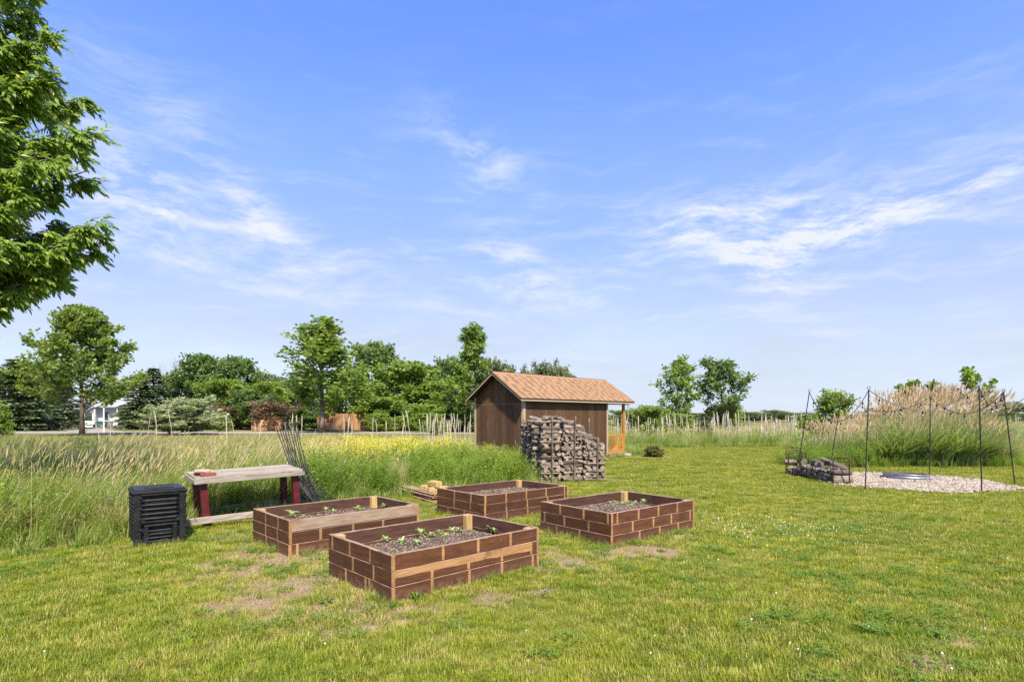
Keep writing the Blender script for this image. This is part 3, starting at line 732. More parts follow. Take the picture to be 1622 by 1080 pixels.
tier_names = ['first', 'second', 'third', 'fourth', 'fifth', 'sixth', 'seventh', 'eighth', 'ninth', 'tenth', 'eleventh', 'twelfth', 'thirteenth', 'fourteenth', 'fifteenth', 'sixteenth', 'seventeenth', 'eighteenth', 'nineteenth', 'twentieth', 'twenty-first', 'twenty-second', 'twenty-third', 'twenty-fourth', 'twenty-fifth', 'twenty-sixth']
GWP = 'split logs of the tall woodpile'
for ci, (u0, u1) in enumerate([(.0, .50), (.565, 1.06), (1.13, 1.68)]):
    z = .05; k = 0
    while z < pile_top((u0 + u1) / 2) - .03:
        lay = rnd.uniform(.78, 1.05); uc = (u0 + u1) / 2; jx = lambda s=.02: rnd.uniform(-s, s)
        shade = 'grey split log showing its long side'
        if k % 3 != 2:
            lay *= .72
            log(wp(uc + jx(), .03 + jx(.018), z), (rnd.uniform(0, 6.28), jx(.04), WA + jx(.05)), ((u1 - u0) / .42 * rnd.uniform(.92, 1.08), rnd.uniform(.95, 1.25), lay * 1.12),
                'grey log lying lengthwise in the front %s column of the woodpile, %s from the ground' % (COLN[ci], tier_names[k]), GWP)
        else:
            for q in range(3):
                log(wp(u0 + .085 + q * (u1 - u0 - .16) / 2 + jx(), .16 + jx(), z), (rnd.uniform(0, 6.28), jx(.06), WA + R(90) + jx(.12)), (.9, rnd.uniform(1.25, 1.75), lay * rnd.uniform(1.0, 1.2)),
                    'weathered log end-on at %s of the front %s woodpile column, %s tier up' % (['the left', 'the centre', 'the right'][q], COLN[ci], tier_names[k]), GWP)
        z += (.080 if k % 3 != 2 else .078) * lay; k += 1
# the long left side: log ends, row by row
for q in range(9):
    v = .34 + q * .118; z = .05; k = 0; topz = 1.40 + .05 * math.sin(q * 1.7) + (.06 if 1 < q < 5 else 0)
    while z < topz:
        s = rnd.uniform(.78, 1.1)
        log(wp(.12 + rnd.uniform(-.05, .05), v + rnd.uniform(-.02, .02) + (.05 if k % 2 else 0), z), (rnd.uniform(0, 6.28), rnd.uniform(-.08, .08), WA + rnd.uniform(-.12, .12)), (1.0, rnd.uniform(.95, 1.25), s),
            'log end in the left side of the woodpile, %s up, %s row back' % (tier_names[k], tier_names[q]), GWP)
        z += .092 * s; k += 1
# loose logs thrown across the top
for k, (u, v, z, rz, ry, sc, lab) in enumerate([
        (.02, .5, 1.53, 25, -12, 1.0, 'pale log sticking up at the top left of the woodpile'),
        (.62, .10, 1.53, -22, 14, 1.25, 'thick pale log sloping down right across the woodpile top'),
        (.80, .14, 1.44, -20, 26, 1.3, 'long split log slanting down over the middle column'),
        (.30, .15, 1.58, 10, 4, .95, 'log lying on top between the two left stakes'),
        (.45, .35, 1.60, 60, 6, .9, 'log end pointing forward at the crest of the woodpile'),
        (.12, .25, 1.52, -30, -8, .95, 'short log leaning on the left shoulder of the woodpile'),
        (1.16, .12, 1.17, 4, -3, 1.1, 'thin grey board-like log jutting right from the middle of the pile'),
        (1.08, .14, 1.05, -12, 20, 1.1, 'log sloping down beside the middle stake'),
        (1.35, .08, .92, -25, 42, 1.2, 'bleached log slanting steeply down the right shoulder of the pile'),
        (1.52, .10, .70, -20, 48, 1.0, 'reddish log at the foot of the slanting right shoulder'),
        (1.02, .02, 1.08, 70, 5, .9, 'round log end facing forward right of the middle stake'),
        (1.25, .0, .74, 75, 0, .9, 'round log end in the gap before the right column'),
        (.9, .5, 1.36, 40, 10, 1.1, 'log on the back of the pile above the middle column'),
        (.6, .8, 1.47, -30, 5, 1.1, 'log lying far back on the crest of the woodpile'),
        (.3, 1.0, 1.48, 15, 5, 1.1, 'farthest back log on the crest of the woodpile')]):
    log(wp(u, v, z - .03), (rnd.uniform(0, 6), R(ry), WA + R(rz)), (sc * .95, 1.0, .95 if k != 6 else .5), lab, GWP, vi=rnd.randrange(12))
for k in range(16):
    u = .98 + .66 * (k + rnd.random()) / 16; v = rnd.uniform(.03, .16); zt = pile_top(u) - rnd.uniform(.02, .20)
    log(wp(u, v, zt), (rnd.uniform(0, 6), R(rnd.uniform(12, 42)), WA + R(rnd.uniform(-22, 22))), (rnd.uniform(.75, 1.0), rnd.uniform(.8, 1.1), rnd.uniform(.65, .9)),
        'split log sliding down the right shoulder of the woodpile, %s from the left' % tier_names[k], GWP, vi=rnd.randrange(12))
for k in range(26):
    u = .02 + 1.62 * (k + rnd.random()) / 26; v = rnd.uniform(.05, .55); zt = pile_top(u) + rnd.uniform(.0, .07)
    log(wp(u, v, zt), (rnd.uniform(0, 6), R(rnd.uniform(-14, 22)), WA + R(rnd.uniform(-55, 70))), (rnd.uniform(.55, .95), rnd.uniform(.7, 1.1), rnd.uniform(.6, .95)),
        'small split log tossed on the woodpile top, %s from the left of these' % tier_names[min(k, 25)], GWP, vi=rnd.randrange(12))
for k in range(12):
    u = (.533 if k < 6 else 1.095) + rnd.uniform(-.01, .01); z = .10 + (k % 6) * .19 + rnd.uniform(-.03, .03)
    log(wp(u, .12, z), (rnd.uniform(0, 6), 0, WA + R(90 + rnd.uniform(-14, 14))), (.9, .9, .9), 'log end wedged in the gap between %s woodpile columns, %s up' % ('left and middle' if k < 6 else 'middle and right', tier_names[k % 6]), GWP)
# the rest of the stack behind, past counting: one mesh
b = MB()
for rr, u0 in enumerate([.62, 1.15]):
    for q in range(8):
        z = .05; tz = pile_top(u0 + .25) - .03
        while z < tz:
            s = rnd.uniform(.8, 1.05); src = LOGM[rnd.randrange(12)]
            mt = Matrix.Translation(wp(u0 + .2, .34 + q * .13, z)) @ Euler((rnd.uniform(0, 6), 0, WA + rnd.uniform(-.1, .1))).to_matrix().to_4x4() @ Matrix.Diagonal((1.05, 1.2, s, 1))
            b.add([mt @ v.co for v in src.vertices], [tuple(p.vertices) for p in src.polygons], [p.material_index for p in src.polygons]); z += .09 * s
for q in range(9):
    z = .05
    while z < 1.3:
        src = LOGM[rnd.randrange(12)]; mt = Matrix.Translation(wp(.42, .34 + q * .12, z)) @ Euler((rnd.uniform(0, 6), 0, WA)).to_matrix().to_4x4()
        b.add([mt @ v.co for v in src.vertices], [tuple(p.vertices) for p in src.polygons], [p.material_index for p in src.polygons]); z += .1
o = link('stacked_firewood', b.mesh('stacked_firewood', [M['log_bark'], M['log_split'], M['log_end']]))
tag(o, 'inner and rear rows of grey firewood filling the tall woodpile', 'firewood', kind='stuff')
for k, (u, v, h, ln, lab) in enumerate([(.25, -.06, 1.60, 0, 'thin stake in front of the left woodpile column'), (.82, -.06, 1.62, .04, 'thin tan-tipped stake in front of the middle woodpile column'),
        (1.44, -.05, 1.08, .05, 'short leaning stake in front of the right woodpile column'), (.0, 1.40, 1.62, 0, 'stake tip rising behind the left of the woodpile'),
        (.72, 1.40, 1.64, 0, 'stake tip rising behind the middle of the woodpile'), (1.62, .80, 1.55, 0, 'tall mottled stake behind the right end of the woodpile')]):
    t = thing('stake', lab, 'stake', wp(u, v, 0), 0, 'stakes holding the woodpile')
    b = MB(); b.cbox(0, h - .09, -.016, .016, -.016, .016, .003, mtx=Matrix.Rotation(R(-90) + ln * .6, 4, 'Y')); link('shaft', b.mesh('shaft', [M['stake']]), t)
    b = MB(); b.cbox(h - .09, h, -.0175, .0175, -.0175, .0175, .003, mtx=Matrix.Rotation(R(-90) + ln * .6, 4, 'Y')); link('painted_tip', b.mesh('painted_tip', [M['bare']]), t)

# ------------------------------------------------------------------ shed
def shed():
    (sx, sy), ang, L, W, he, hr = SHED
    r_ = thing('garden_shed', 'brown wooden garden shed with tan trim, shingled roof and small porch', 'shed', (sx, sy, 0), R(ang))
    A, Bm, E_ = .30, .20, 5.07        # gable inset, eave inset, end of the walls
    B2 = W - .2; base = .08
    slope = (hr - he) / (W / 2)
    def roof_z(y): return he + slope * min(y, W - y)
    S = [M['siding']]
    # core so that no light passes between boards
    b = MB(); V = []
    for x in (A + .02, E_ - .02):
        for (y, z) in ((Bm + .02, base), (B2 - .02, base), (B2 - .02, roof_z(B2) - .10), (W / 2, roof_z(W / 2) - .14), (Bm + .02, roof_z(Bm) - .10)): V.append((x, y, z))
    b.add(V, [(4, 3, 2, 1, 0), (5, 6, 7, 8, 9)] + [(k, (k + 1) % 5, 5 + (k + 1) % 5, 5 + k) for k in range(5)])
    link('wall_core', b.mesh('wall_core', [M['soffit']]), r_)
    # gable boards
    n = 12; bw = (B2 - Bm - .12) / n
    for k in range(n):
        y0 = Bm + .06 + k * bw + .003; y1 = y0 + bw - .006
        for (lo, up) in ((base, 2.03), (2.045, None)):
            t0 = (roof_z(y0) - .085) if up is None else up; t1 = (roof_z(y1) - .085) if up is None else up
            tm = max(t0, t1) if not (y0 < W / 2 < y1) else roof_z(W / 2) - .09
            if up is None and min(t0, t1) < lo + .03: continue
            xo = A - .004 + (.002 if k % 2 else 0)
            V = [(xo, y0, lo), (xo, y1, lo), (xo, y1, t1), (xo, y0, t0), (xo + .02, y0, lo), (xo + .02, y1, lo), (xo + .02, y1, t1), (xo + .02, y0, t0)]
            b = MB(); b.add(V, [(3, 2, 1, 0), (4, 5, 6, 7), (0, 1, 5, 4), (1, 2, 6, 5), (2, 3, 7, 6), (3, 0, 4, 7)]); link('siding_board', b.mesh('siding_board', S), r_)
    b = MB(); b.box(A - .002, A + .02, Bm + .07, B2 - .07, 2.03, 2.045); link('siding_joint', b.mesh('siding_joint', [M['bare']]), r_)
    n = 24; bw = (E_ - A - .16) / n
    for k in range(n):
        x0 = A + .10 + k * bw + .003; b = MB(); yo = Bm - .004 + (.002 if k % 2 else 0)
        b.box(x0, x0 + bw - .006, yo, yo + .02, base, roof_z(Bm) - .10); link('siding_board', b.mesh('siding_board', S), r_)
    # corner trims
    for (x0, x1, y0, y1) in ((A - .022, A + .09, Bm - .024, Bm - .002), (A - .024, A - .003, Bm - .001, Bm + .065), (A - .024, A - .003, B2 - .065, B2 + .02), (E_ - .06, E_ + .02, Bm - .022, Bm + .0)):
        b = MB(); b.box(x0, x1, y0, y1, base, roof_z(Bm) - .075); link('corner_trim', b.mesh('corner_trim', [M['trim']]), r_)
    # fascias: rakes and eaves
    th = math.atan(slope)
    for x in (0.0, L - .03):
        for sgn in (0, 1):
            b = MB(); y0 = 0 if sgn == 0 else W
            V = []
            for xx in (x, x + .03):
                V += [(xx, y0, he - .11), (xx, W / 2, hr - .115), (xx, W / 2, hr - .022), (xx, y0, he - .022)]
            b.add(V, [(0, 1, 2, 3), (7, 6, 5, 4), (0, 4, 5, 1), (2, 6, 7, 3), (0, 3, 7, 4)]); link('rake_fascia', b.mesh('rake_fascia', [M['trim']]), r_)
    for y in (0.0, W - .025):
        b = MB(); b.box(.031, L - .031, y, y + .025, he - .115, he - .02); link('eave_fascia', b.mesh('eave_fascia', [M['trim']]), r_)
    # roof deck (two slopes) and underside
    for sgn in (0, 1):
        y0 = 0 if sgn == 0 else W; s = 1 if sgn == 0 else -1
        b = MB(); V = []
        for xx in (-.015, L + .015):
            V += [(xx, y0 - s * .015, he - .054), (xx, W / 2, hr - .046), (xx, W / 2, hr - .030), (xx, y0 - s * .015, he - .036)]
        b.add(V, [(0, 1, 2, 3), (7, 6, 5, 4), (0, 4, 5, 1), (2, 6, 7, 3), (0, 3, 7, 4)]); link('roof_deck', b.mesh('roof_deck', [M['soffit']]), r_)
    # shingles on the slope in view, each tab a part; the far slope is one piece
    sl = math.hypot(W / 2, hr - he); nc = 13; ex = (sl + .02) / nc; nx = 20; tw = (L + .03) / nx
    shm, tt, bb = mat('tan_brown_shingle'); vv, rdd = oc(tt)
    nn = tt.noise(vv, 90, 3, .7)
    cc = tt.mix(rdd, (.262, .160, .088), (.298, .186, .105)); cc = tt.mix(tt.ramp(nn, .35, .65), tt.mix(1.0, cc, (.75, .72, .7), 'MULTIPLY'), tt.mix(1.0, cc, (1.15, 1.12, 1.1), 'MULTIPLY'))
    tt.put(bb.inputs['Base Color'], cc); rough(bb, .95, .15); bump(tt, bb, nn, .6, .004)
    shd = shm.copy(); shd.name = 'dark_brown_shingle'; q_ = NT(shd.node_tree); b2 = q_.n['Principled BSDF']; src_ = b2.inputs['Base Color'].links[0].from_socket
    q_.put(b2.inputs['Base Color'], q_.mix(1.0, src_, (.74, .70, .68), 'MULTIPLY'))
    def tab(w, e, notch):
        b = MB(); lo = .007
        # thick laminated butt edge with a raised tooth
        b.add([(0, 0, 0), (w, 0, 0), (w, e * 1.25, -.001), (0, e * 1.25, -.001), (0, 0, lo), (w, 0, lo), (w, e * 1.25, .003), (0, e * 1.25, .003)],
              [(3, 2, 1, 0), (4, 5, 6, 7), (0, 1, 5, 4), (1, 2, 6, 5), (3, 0, 4, 7)], 1)
        x0, x1 = w * notch, w * (notch + .62)
        b.add([(x0, -.012, .0), (x1, -.012, .0), (x1, e * .96, .006), (x0, e * .96, .006), (x0, -.008, lo + .003), (x1, -.008, lo + .003), (x1, e * .96, .009), (x0, e * .96, .009)],
              [(4, 5, 6, 7), (0, 1, 5, 4), (1, 2, 6, 5), (3, 0, 4, 7)])
        return b.mesh('shingle', [shm, shd])
    tabs = [tab(tw - .002, ex, q) for q in (.0, .12, .25, .37)]
    for c in range(nc):
        for k in range(nx):
            s0 = c * ex - .02; y = s0 * math.cos(th); z = he - .012 + s0 * math.sin(th)
            o = link('shingle', tabs[rnd.randrange(4)], r_, (-.015 + k * tw, y, z + .004), (th - .018, 0, 0))
    b = MB()
    for c in range(nc):
        for k in range(nx):
            s0 = c * ex - .02; y = W - s0 * math.cos(th); z = he - .008 + s0 * math.sin(th)
            mt = Matrix.Translation((-.015 + k * tw + tw, y, z)) @ Matrix.Rotation(math.pi, 4, 'Z') @ Matrix.Rotation(th - .018, 4, 'X')
            src = tabs[rnd.randrange(4)]; b.add([mt @ v.co for v in src.vertices], [tuple(p.vertices) for p in src.polygons], [p.material_index for p in src.polygons])
    link('far_shingles', b.mesh('far_shingles', [shm, shd]), r_)['kind'] = 'stuff'
    b = MB()
    b.add([(-.02, W / 2 - .10, hr - .02 - .045), (L + .02, W / 2 - .10, hr - .065), (L + .02, W / 2, hr + .012), (-.02, W / 2, hr + .012), (L + .02, W / 2 + .10, hr - .065), (-.02, W / 2 + .10, hr - .065)], [(0, 1, 2, 3), (3, 2, 4, 5)])
    link('ridge_cap', b.mesh('ridge_cap', [shm]), r_)
    # porch: slab, posts, sunburst railings
    b = MB(); b.cbox(A, L + .05, Bm - .02, B2 + .02, 0, .085, .008); link('floor_slab', b.mesh('floor_slab', [M['concrete']]), r_)
    px = 6.20
    for y in (Bm, B2 - .10):
        b = MB(); b.cbox(.086, roof_z(Bm) - .09, px, px + .10, y, y + .10, .006, mtx=PERM)
        link('porch_post', b.mesh('porch_post', [M['cedar']]), r_)
        b = MB(); b.box(E_ + .021, L - .04, y + .0, y + .05, he - .115 - .075 + .03, he - .116); link('porch_beam', b.mesh('porch_beam', [M['cedar']]), r_)
        x0, x1 = E_ + .022, px - .002; z0, z1 = .14, .90; w = x1 - x0
        C_ = [M['cedar']]
        for (a, c_, d_, e_) in ((x0, x1, z1 - .075, z1), (x0, x1, z0, z0 + .075)):
            b = MB(); b.cbox(a, c_, y + .02, y + .06, d_, e_, .004); link('rail', b.mesh('rail', C_), r_)
        for (a, c_) in ((x0, x0 + .05), (x1 - .05, x1)):
            b = MB(); b.box(a, c_, y + .022, y + .058, z0 + .076, z1 - .076); link('stile', b.mesh('stile', C_), r_)
        cx, cz, rr = (x0 + x1) / 2, z0 + .076, .17
        b = MB(); m_ = 12; V = []
        for yy in (y + .015, y + .045): V += [(cx, yy, cz)] + [(cx + rr * 1.25 * math.cos(math.pi * q / m_), yy, cz + rr * math.sin(math.pi * q / m_)) for q in range(m_ + 1)]
        k2 = m_ + 2
        b.add(V, [(0, q + 1, q + 2) for q in range(m_)] + [(k2, k2 + q + 2, k2 + q + 1) for q in range(m_)] + [(q + 1, q + 1 + k2, q + 2 + k2, q + 2) for q in range(m_)])
        link('sun_disc', b.mesh('sun_disc', C_), r_)
        for q in range(13):
            a = R(12 + 156 * q / 12); dx, dz = math.cos(a), math.sin(a)
            tmax = min(((w / 2 - .05) / abs(dx)) if abs(dx) > 1e-3 else 9, (z1 - .076 - cz) / dz)
            b = MB(); hw = .014; nx_, nz_ = -dz, dx; p0_ = (cx + dx * rr * .95, cz + dz * rr * .95); p1_ = (cx + dx * tmax, cz + dz * tmax)
            V = [(p[0] + s * nx_ * hw, yy, p[1] + s * nz_ * hw) for yy in (y + .024, y + .046) for p in (p0_, p1_) for s in (-1, 1)]
            b.add(V, [(0, 1, 3, 2), (4, 6, 7, 5), (0, 4, 5, 1), (2, 3, 7, 6), (0, 2, 6, 4), (1, 5, 7, 3)]); link('ray_slat', b.mesh('ray_slat', C_), r_)
shed()

# ------------------------------------------------------------------ firewood rack
RK = Vector((7.66, 13.2))
def rack():
    r_ = thing('log_rack', 'low rusty steel log rack with tube hoops beside the gravel fire pit', 'log rack', (RK.x, RK.y, 0))
    MR = [M['rust']]
    def hoop(x0, x1, y0, y1, h, name='hoop'):
        c = .05; pts = [(x0, y0, .0), (x0, y0, h - c)]
        dx, dy = x1 - x0, y1 - y0; Ln = math.hypot(dx, dy); ux, uy = dx / Ln, dy / Ln
        for q in range(1, 5):
            a = R(90 * q / 4); pts.append((x0 + ux * c * (1 - math.cos(a)), y0 + uy * c * (1 - math.cos(a)), h - c + c * math.sin(a)))
        for q in range(0, 5):
            a = R(90 * q / 4); pts.append((x1 - ux * c * (1 - math.sin(a)), y1 - uy * c * (1 - math.sin(a)), h - c + c * math.cos(a)))
        pts.append((x1, y1, 0)); b = MB(); b.tube(pts, .015, 7); link(name, b.mesh(name, MR), r_)
    hoop(-.04, .20, .16, -.08, .63)
    hoop(-.02, .42, 2.36, 2.28, .62)
    hoop(.04, .44, 2.62, 2.55, .66)
    for (x, y) in ((.0, .18), (.24, -.02)):
        b = MB(); b.tube([(x, y, .05), (x + .08, 2.5, .05)], .013, 6); link('side_rail', b.mesh('side_rail', MR), r_)
rack()
kk = 0
GR = 'logs on the low steel rack'
rowname = ['bottom', 'second', 'third', 'fourth', 'fifth']
for lvl in range(5):
    n = [19, 18, 14, 0, 0][lvl]
    for q in range(n):
        t = (q + .5 + .3 * (lvl % 2)) / 19; y = RK.y + .06 + t * 2.42
        if lvl == 3: y = RK.y + .6 + t * 2.5
        if y > RK.y + 2.55: continue
        s = rnd.uniform(.85, 1.25)
        log((RK.x + .16 + .03 * t + rnd.uniform(-.03, .03), y, .10 + lvl * .092 + rnd.uniform(-.01, .01)), (rnd.uniform(0, 6), rnd.uniform(-.06, .06), rnd.uniform(-.12, .12) - .15), (1.0, s * 1.15, s * .95),
            'weathered log on the low rack, %s layer, %s from the near end' % (rowname[lvl], tier_names[q]), GR)
for (dx, dy, z, rx, ry, rz, L, w, vi, lab) in [
        (.16, 1.25, .41, 0, 0, 75, 1.3, 1.9, 13, 'thick round log with bark lying along the rack top, dark cut end forward'),
        (.14, 1.85, .40, 0, 0, 62, .9, 1.6, 14, 'stout log with an orange cut end on the rack'),
        (.22, .62, .46, 0, 16, -62, 1.5, 1.1, 15, 'long smooth branch propped over the near end of the rack'),
        (.26, .42, .40, 0, 18, -68, 1.1, .9, 12, 'thinner branch leaning under the propped one on the rack'),
        (.06, 2.44, .36, 0, 0, 8, .8, 1.2, 14, 'pale log end at the far left end of the rack'),
        (.10, .5, .36, 0, 3, -70, 1.1, 1.0, 3, 'flat split log along the near end of the rack')]:
    log((RK.x + dx, RK.y + dy, z), (R(rx), R(ry), R(rz)), (L, w, w), lab, GR, vi=vi)

# ------------------------------------------------------------------ fire pit
def fire_ring():
    b = MB(); prof = [(.50, 0), (.512, .012), (.50, .024), (.50, .05), (.512, .062), (.512, .075), (.50, .087), (.50, .125), (.513, .135), (.513, .15), (.50, .158), (.492, .158), (.492, .0)]
    b.lathe(prof, 48); o = link('fire_ring', b.mesh('fire_ring', [M['steel']], True), None, (10.07, 14.4, .0), (R(-1.4), R(1.8), 0))
    tag(o, 'round galvanised steel fire ring sunk in the pale gravel circle', 'fire pit')
    b = MB(); b.lathe([(.001, .09), (.25, .085), (.46, .10), (.491, .10)], 40); link('ash_bed', b.mesh('ash_bed', [M['soil']]), o)
    b = MB(); b.lathe([(.4915, .157), (.4895, .157), (.4895, .08), (.4915, .08)], 48); link('dark_lining', b.mesh('dark_lining', [M['rust']], True), o)  # thin lining that makes the inner wall of the ring darker
fire_ring()

# ------------------------------------------------------------------ light poles and string lights
POLES = [((7.86, 15.55), (8.24, 15.6), 2.29, 'leaning black pole rising from behind the left end of the log rack'),
         ((9.36, 16.6), (9.71, 16.6), 2.19, 'slightly leaning black pole in front of the round green bush'),
         ((7.77, 12.39), (7.85, 12.39), 2.20, 'straight black pole with a ring top beside the near end of the log rack'),
         ((11.27, 15.2), (11.29, 15.2), 2.15, 'straight black pole directly behind the steel fire ring'),
         ((9.92, 11.89), (9.86, 11.89), 2.26, 'nearest black pole, at the front edge of the gravel'),
         ((11.88, 13.3), (11.61, 13.3), 2.19, 'left-leaning black pole at the right edge of the gravel, farthest right')]
tops = []
for (bx, by), (tx, ty), h, lab in POLES:
    t = thing('light_pole', lab, 'pole', (bx, by, 0), 0, 'black poles around the fire pit')
    b = MB(); b.tube([(0, 0, -.02), ((tx - bx) * .5, (ty - by) * .5, h / 2), (tx - bx, ty - by, h)], .0125, 8); link('shaft', b.mesh('shaft', [M['black_metal']]), t)
    b = MB(); r = .034; b.tube([((tx - bx) + r * math.sin(2 * math.pi * k / 12), ty - by, h + r - r * math.cos(2 * math.pi * k / 12)) for k in range(13)], .006, 5, cap=False); link('ring_top', b.mesh('ring_top', [M['black_metal']]), t)
    b = MB(); b.tube([(0, 0, h * .5 - .02), ((tx - bx) * .52, 0, h * .5 + .03)] if False else [((tx - bx) * .5 - .0, 0, h * .5 - .02), ((tx - bx) * .51, 0, h * .5 + .02)], .0165, 8); link('coupling', b.mesh('coupling', [M['black_metal']]), t)
    tops.append(Vector((tx, ty, h - .01)))
def string_light(i, j, sag, n, lab):
    a, c = tops[i], tops[j]
    t = thing('string_light', lab, 'string light', tuple(a), 0, 'string lights between the fire pit poles')
    P = lambda s: a.lerp(c, s) + Vector((0, 0, -4 * sag * s * (1 - s))) - a
    b = MB(); b.tube([P(q / 24) for q in range(25)], .008, 6); link('cable', b.mesh('cable', [M['black_metal']]), t)
    for q in range(n):
        p = P((q + .5) / n)
        b = MB(); b.tube([p, p + Vector((0, 0, -.045))], .0045, 5); mt = Matrix.Translation(p)
        b.lathe([(.004, -.04), (.016, -.045), (.018, -.072), (.015, -.098), (.004, -.106)], 8, mtx=mt); so = link('socket', b.mesh('socket', [M['black_metal']]), t)
        b = MB(); b.lathe([(.010, -.104), (.017, -.116), (.023, -.134), (.020, -.150), (.010, -.160), (.001, -.163)], 8, mtx=mt); link('bulb', b.mesh('bulb', [M['bulb']], True), so)
string_light(0, 1, .55, 4, 'string of bulbs sagging between the two farthest left poles')
string_light(2, 0, .75, 6, 'string of bulbs running back from the ring-topped pole to the leaning left pole')
string_light(1, 3, .42, 5, 'string of bulbs behind the fire ring, between the two rear poles')
string_light(2, 4, .46, 5, 'long front string of bulbs sagging between the two nearest poles')
string_light(3, 5, .48, 5, 'string of bulbs from the rear pole to the rightmost pole')
string_light(4, 5, .38, 5, 'string of bulbs from the nearest pole to the rightmost pole')
b = MB(); p = tops[5]
for k in range(4): b.tube([p + Vector((-.02, 0, -.02 - .01 * k)), p + Vector((-.07 - .01 * k, .0, -.12 - .03 * k)), p + Vector((-.02, 0, -.22 - .03 * k)), p + Vector((.0, 0, -.08))], .006, 5, cap=False)
tag(link('cable_bundle', b.mesh('cable_bundle', [M['black_metal']])), 'tangle of spare black cable hanging at the top of the rightmost pole', 'cable')

# ------------------------------------------------------------------ trees
def leaf_quads(P, D, N_, ln, wd):
    """diamond leaves: base P, unit direction D, side from the normal N_"""
    S = np.cross(D, N_); S /= np.linalg.norm(S, axis=1, keepdims=True) + 1e-9
    up = np.cross(S, D); ln = ln[:, None]; wd = wd[:, None]
    mid = P + D * ln * .45 + up * wd * .15
    return np.stack([P, mid + S * wd, P + D * ln, mid - S * wd], 1)
def unit(a): return a / (np.linalg.norm(a, axis=1, keepdims=True) + 1e-9)
TREE = {}
def tree_mesh(key, seed, H=1.0, t0=.2, prof=None, R_=.35, limbs=34, subs=6, per=26, sig=.03, ll=.03, lw=.011, up=(.3, 1.1), droop=0.0, lean=0.0,
              trunk=.022, leaf='dark', wind=(.35, 0, -.15), split=False, bare_limbs=False, base_mat='bark', top_bias=0.0):
    rg = np.random.default_rng(seed); b = MB(); prof = prof or (lambda t: math.sin(math.pi * min(1, .12 + t * .9)) ** .8)
    tr = []
    for i in range(9):
        t = i / 8; tr.append(np.array([lean * t * t + rg.normal(0, .006) * t, rg.normal(0, .006) * t, t * H * .96]))
    def trunk_at(t):
        f = t * 8; i = min(7, int(f)); return tr[i] + (tr[i + 1] - tr[i]) * (f - i)
    b.tube(tr, [trunk * (1 - .88 * i / 8) * (1.25 if i == 0 else 1) for i in range(9)], 8)
    P = []; T = []; D_ = []
    for k in range(limbs):
        t = t0 + (1 - t0) * ((k + rg.random() * .8) / limbs) ** (1 - top_bias); s = trunk_at(min(.985, t * .93)); a = k * 2.39996 + rg.normal(0, .35)
        q = (t - t0) / (1 - t0); Ln = R_ * prof(q) * (rg.uniform(.8, 1.08) if key == 'maple' else rg.uniform(.62, 1.2))
        el_ = up[0] + (up[1] - up[0]) * q + rg.normal(0, .1)
        d = np.array([math.cos(a) * math.cos(el_), math.sin(a) * math.cos(el_), math.sin(el_)]); pts = [s]
        for i in range(5):
            dd = d + np.array([lean * .6 + wind[0] * .12 * i, 0, (.10 - droop * .5) * i * .6]); dd /= np.linalg.norm(dd)
            pts.append(pts[-1] + dd * Ln / 5 + rg.normal(0, .006, 3))
        r0 = trunk * .38 * (1 - .6 * q)
        b.tube(pts, [r0 * (1 - .17 * i) for i in range(6)], 5)
        ctint = rg.normal(0, .09)
        for j in range(subs):
            u = .28 + .72 * (j + rg.random()) / subs; f = u * 5; i = min(4, int(f)); p0 = pts[i] + (pts[i + 1] - pts[i]) * (f - i)
            sd = rg.normal(0, 1, 3); sd[2] = abs(sd[2]) * .6 - droop; sd = sd / np.linalg.norm(sd) + d * .8; sd /= np.linalg.norm(sd)
            sl = Ln * .34 * (1.15 - .55 * u) * rg.uniform(.6, 1.3); p1 = p0 + sd * sl
            b.tube([p0, (p0 + p1) / 2 + rg.normal(0, .004, 3), p1], [r0 * .35, r0 * .25, r0 * .12], 4)
            if bare_limbs:
                for _ in range(3):
                    e_ = rg.normal(0, 1, 3); e_[2] = abs(e_[2]); b.tube([p1, p1 + e_ / np.linalg.norm(e_) * sl * .8], [r0 * .13, r0 * .05], 3)
                continue
            n = int(per * rg.uniform(.6, 1.3)); w = rg.random(n) ** .7
            c = p0 + (p1 - p0) * w[:, None] + rg.normal(0, sig, (n, 3)) * np.array([1, 1, .75]); P.append(c)
            D_.append(np.tile(sd, (n, 1)) * .7 + rg.normal(0, .55, (n, 3)) + np.array(wind) * 1.2)
            T.append(np.clip(.42 + ctint + rg.normal(0, .22, n) + rg.normal(0, .1), 0, 1))
    tm = b.mesh(key + '_wood', [M[base_mat]], True)
    if bare_limbs: return tm, None
    P = np.concatenate(P); D_ = unit(np.concatenate(D_)); T = np.concatenate(T)
    N_ = unit(rg.normal(0, 1.0, P.shape) + np.array([0, -.25, .45])); n = len(P)
    V = leaf_quads(P, D_, N_, ll * rg.uniform(.65, 1.3, n), lw * rg.uniform(.7, 1.3, n))
    return tm, quads_mesh(key + '_leaves', V.reshape(-1, 3), T, [M[leaf]])
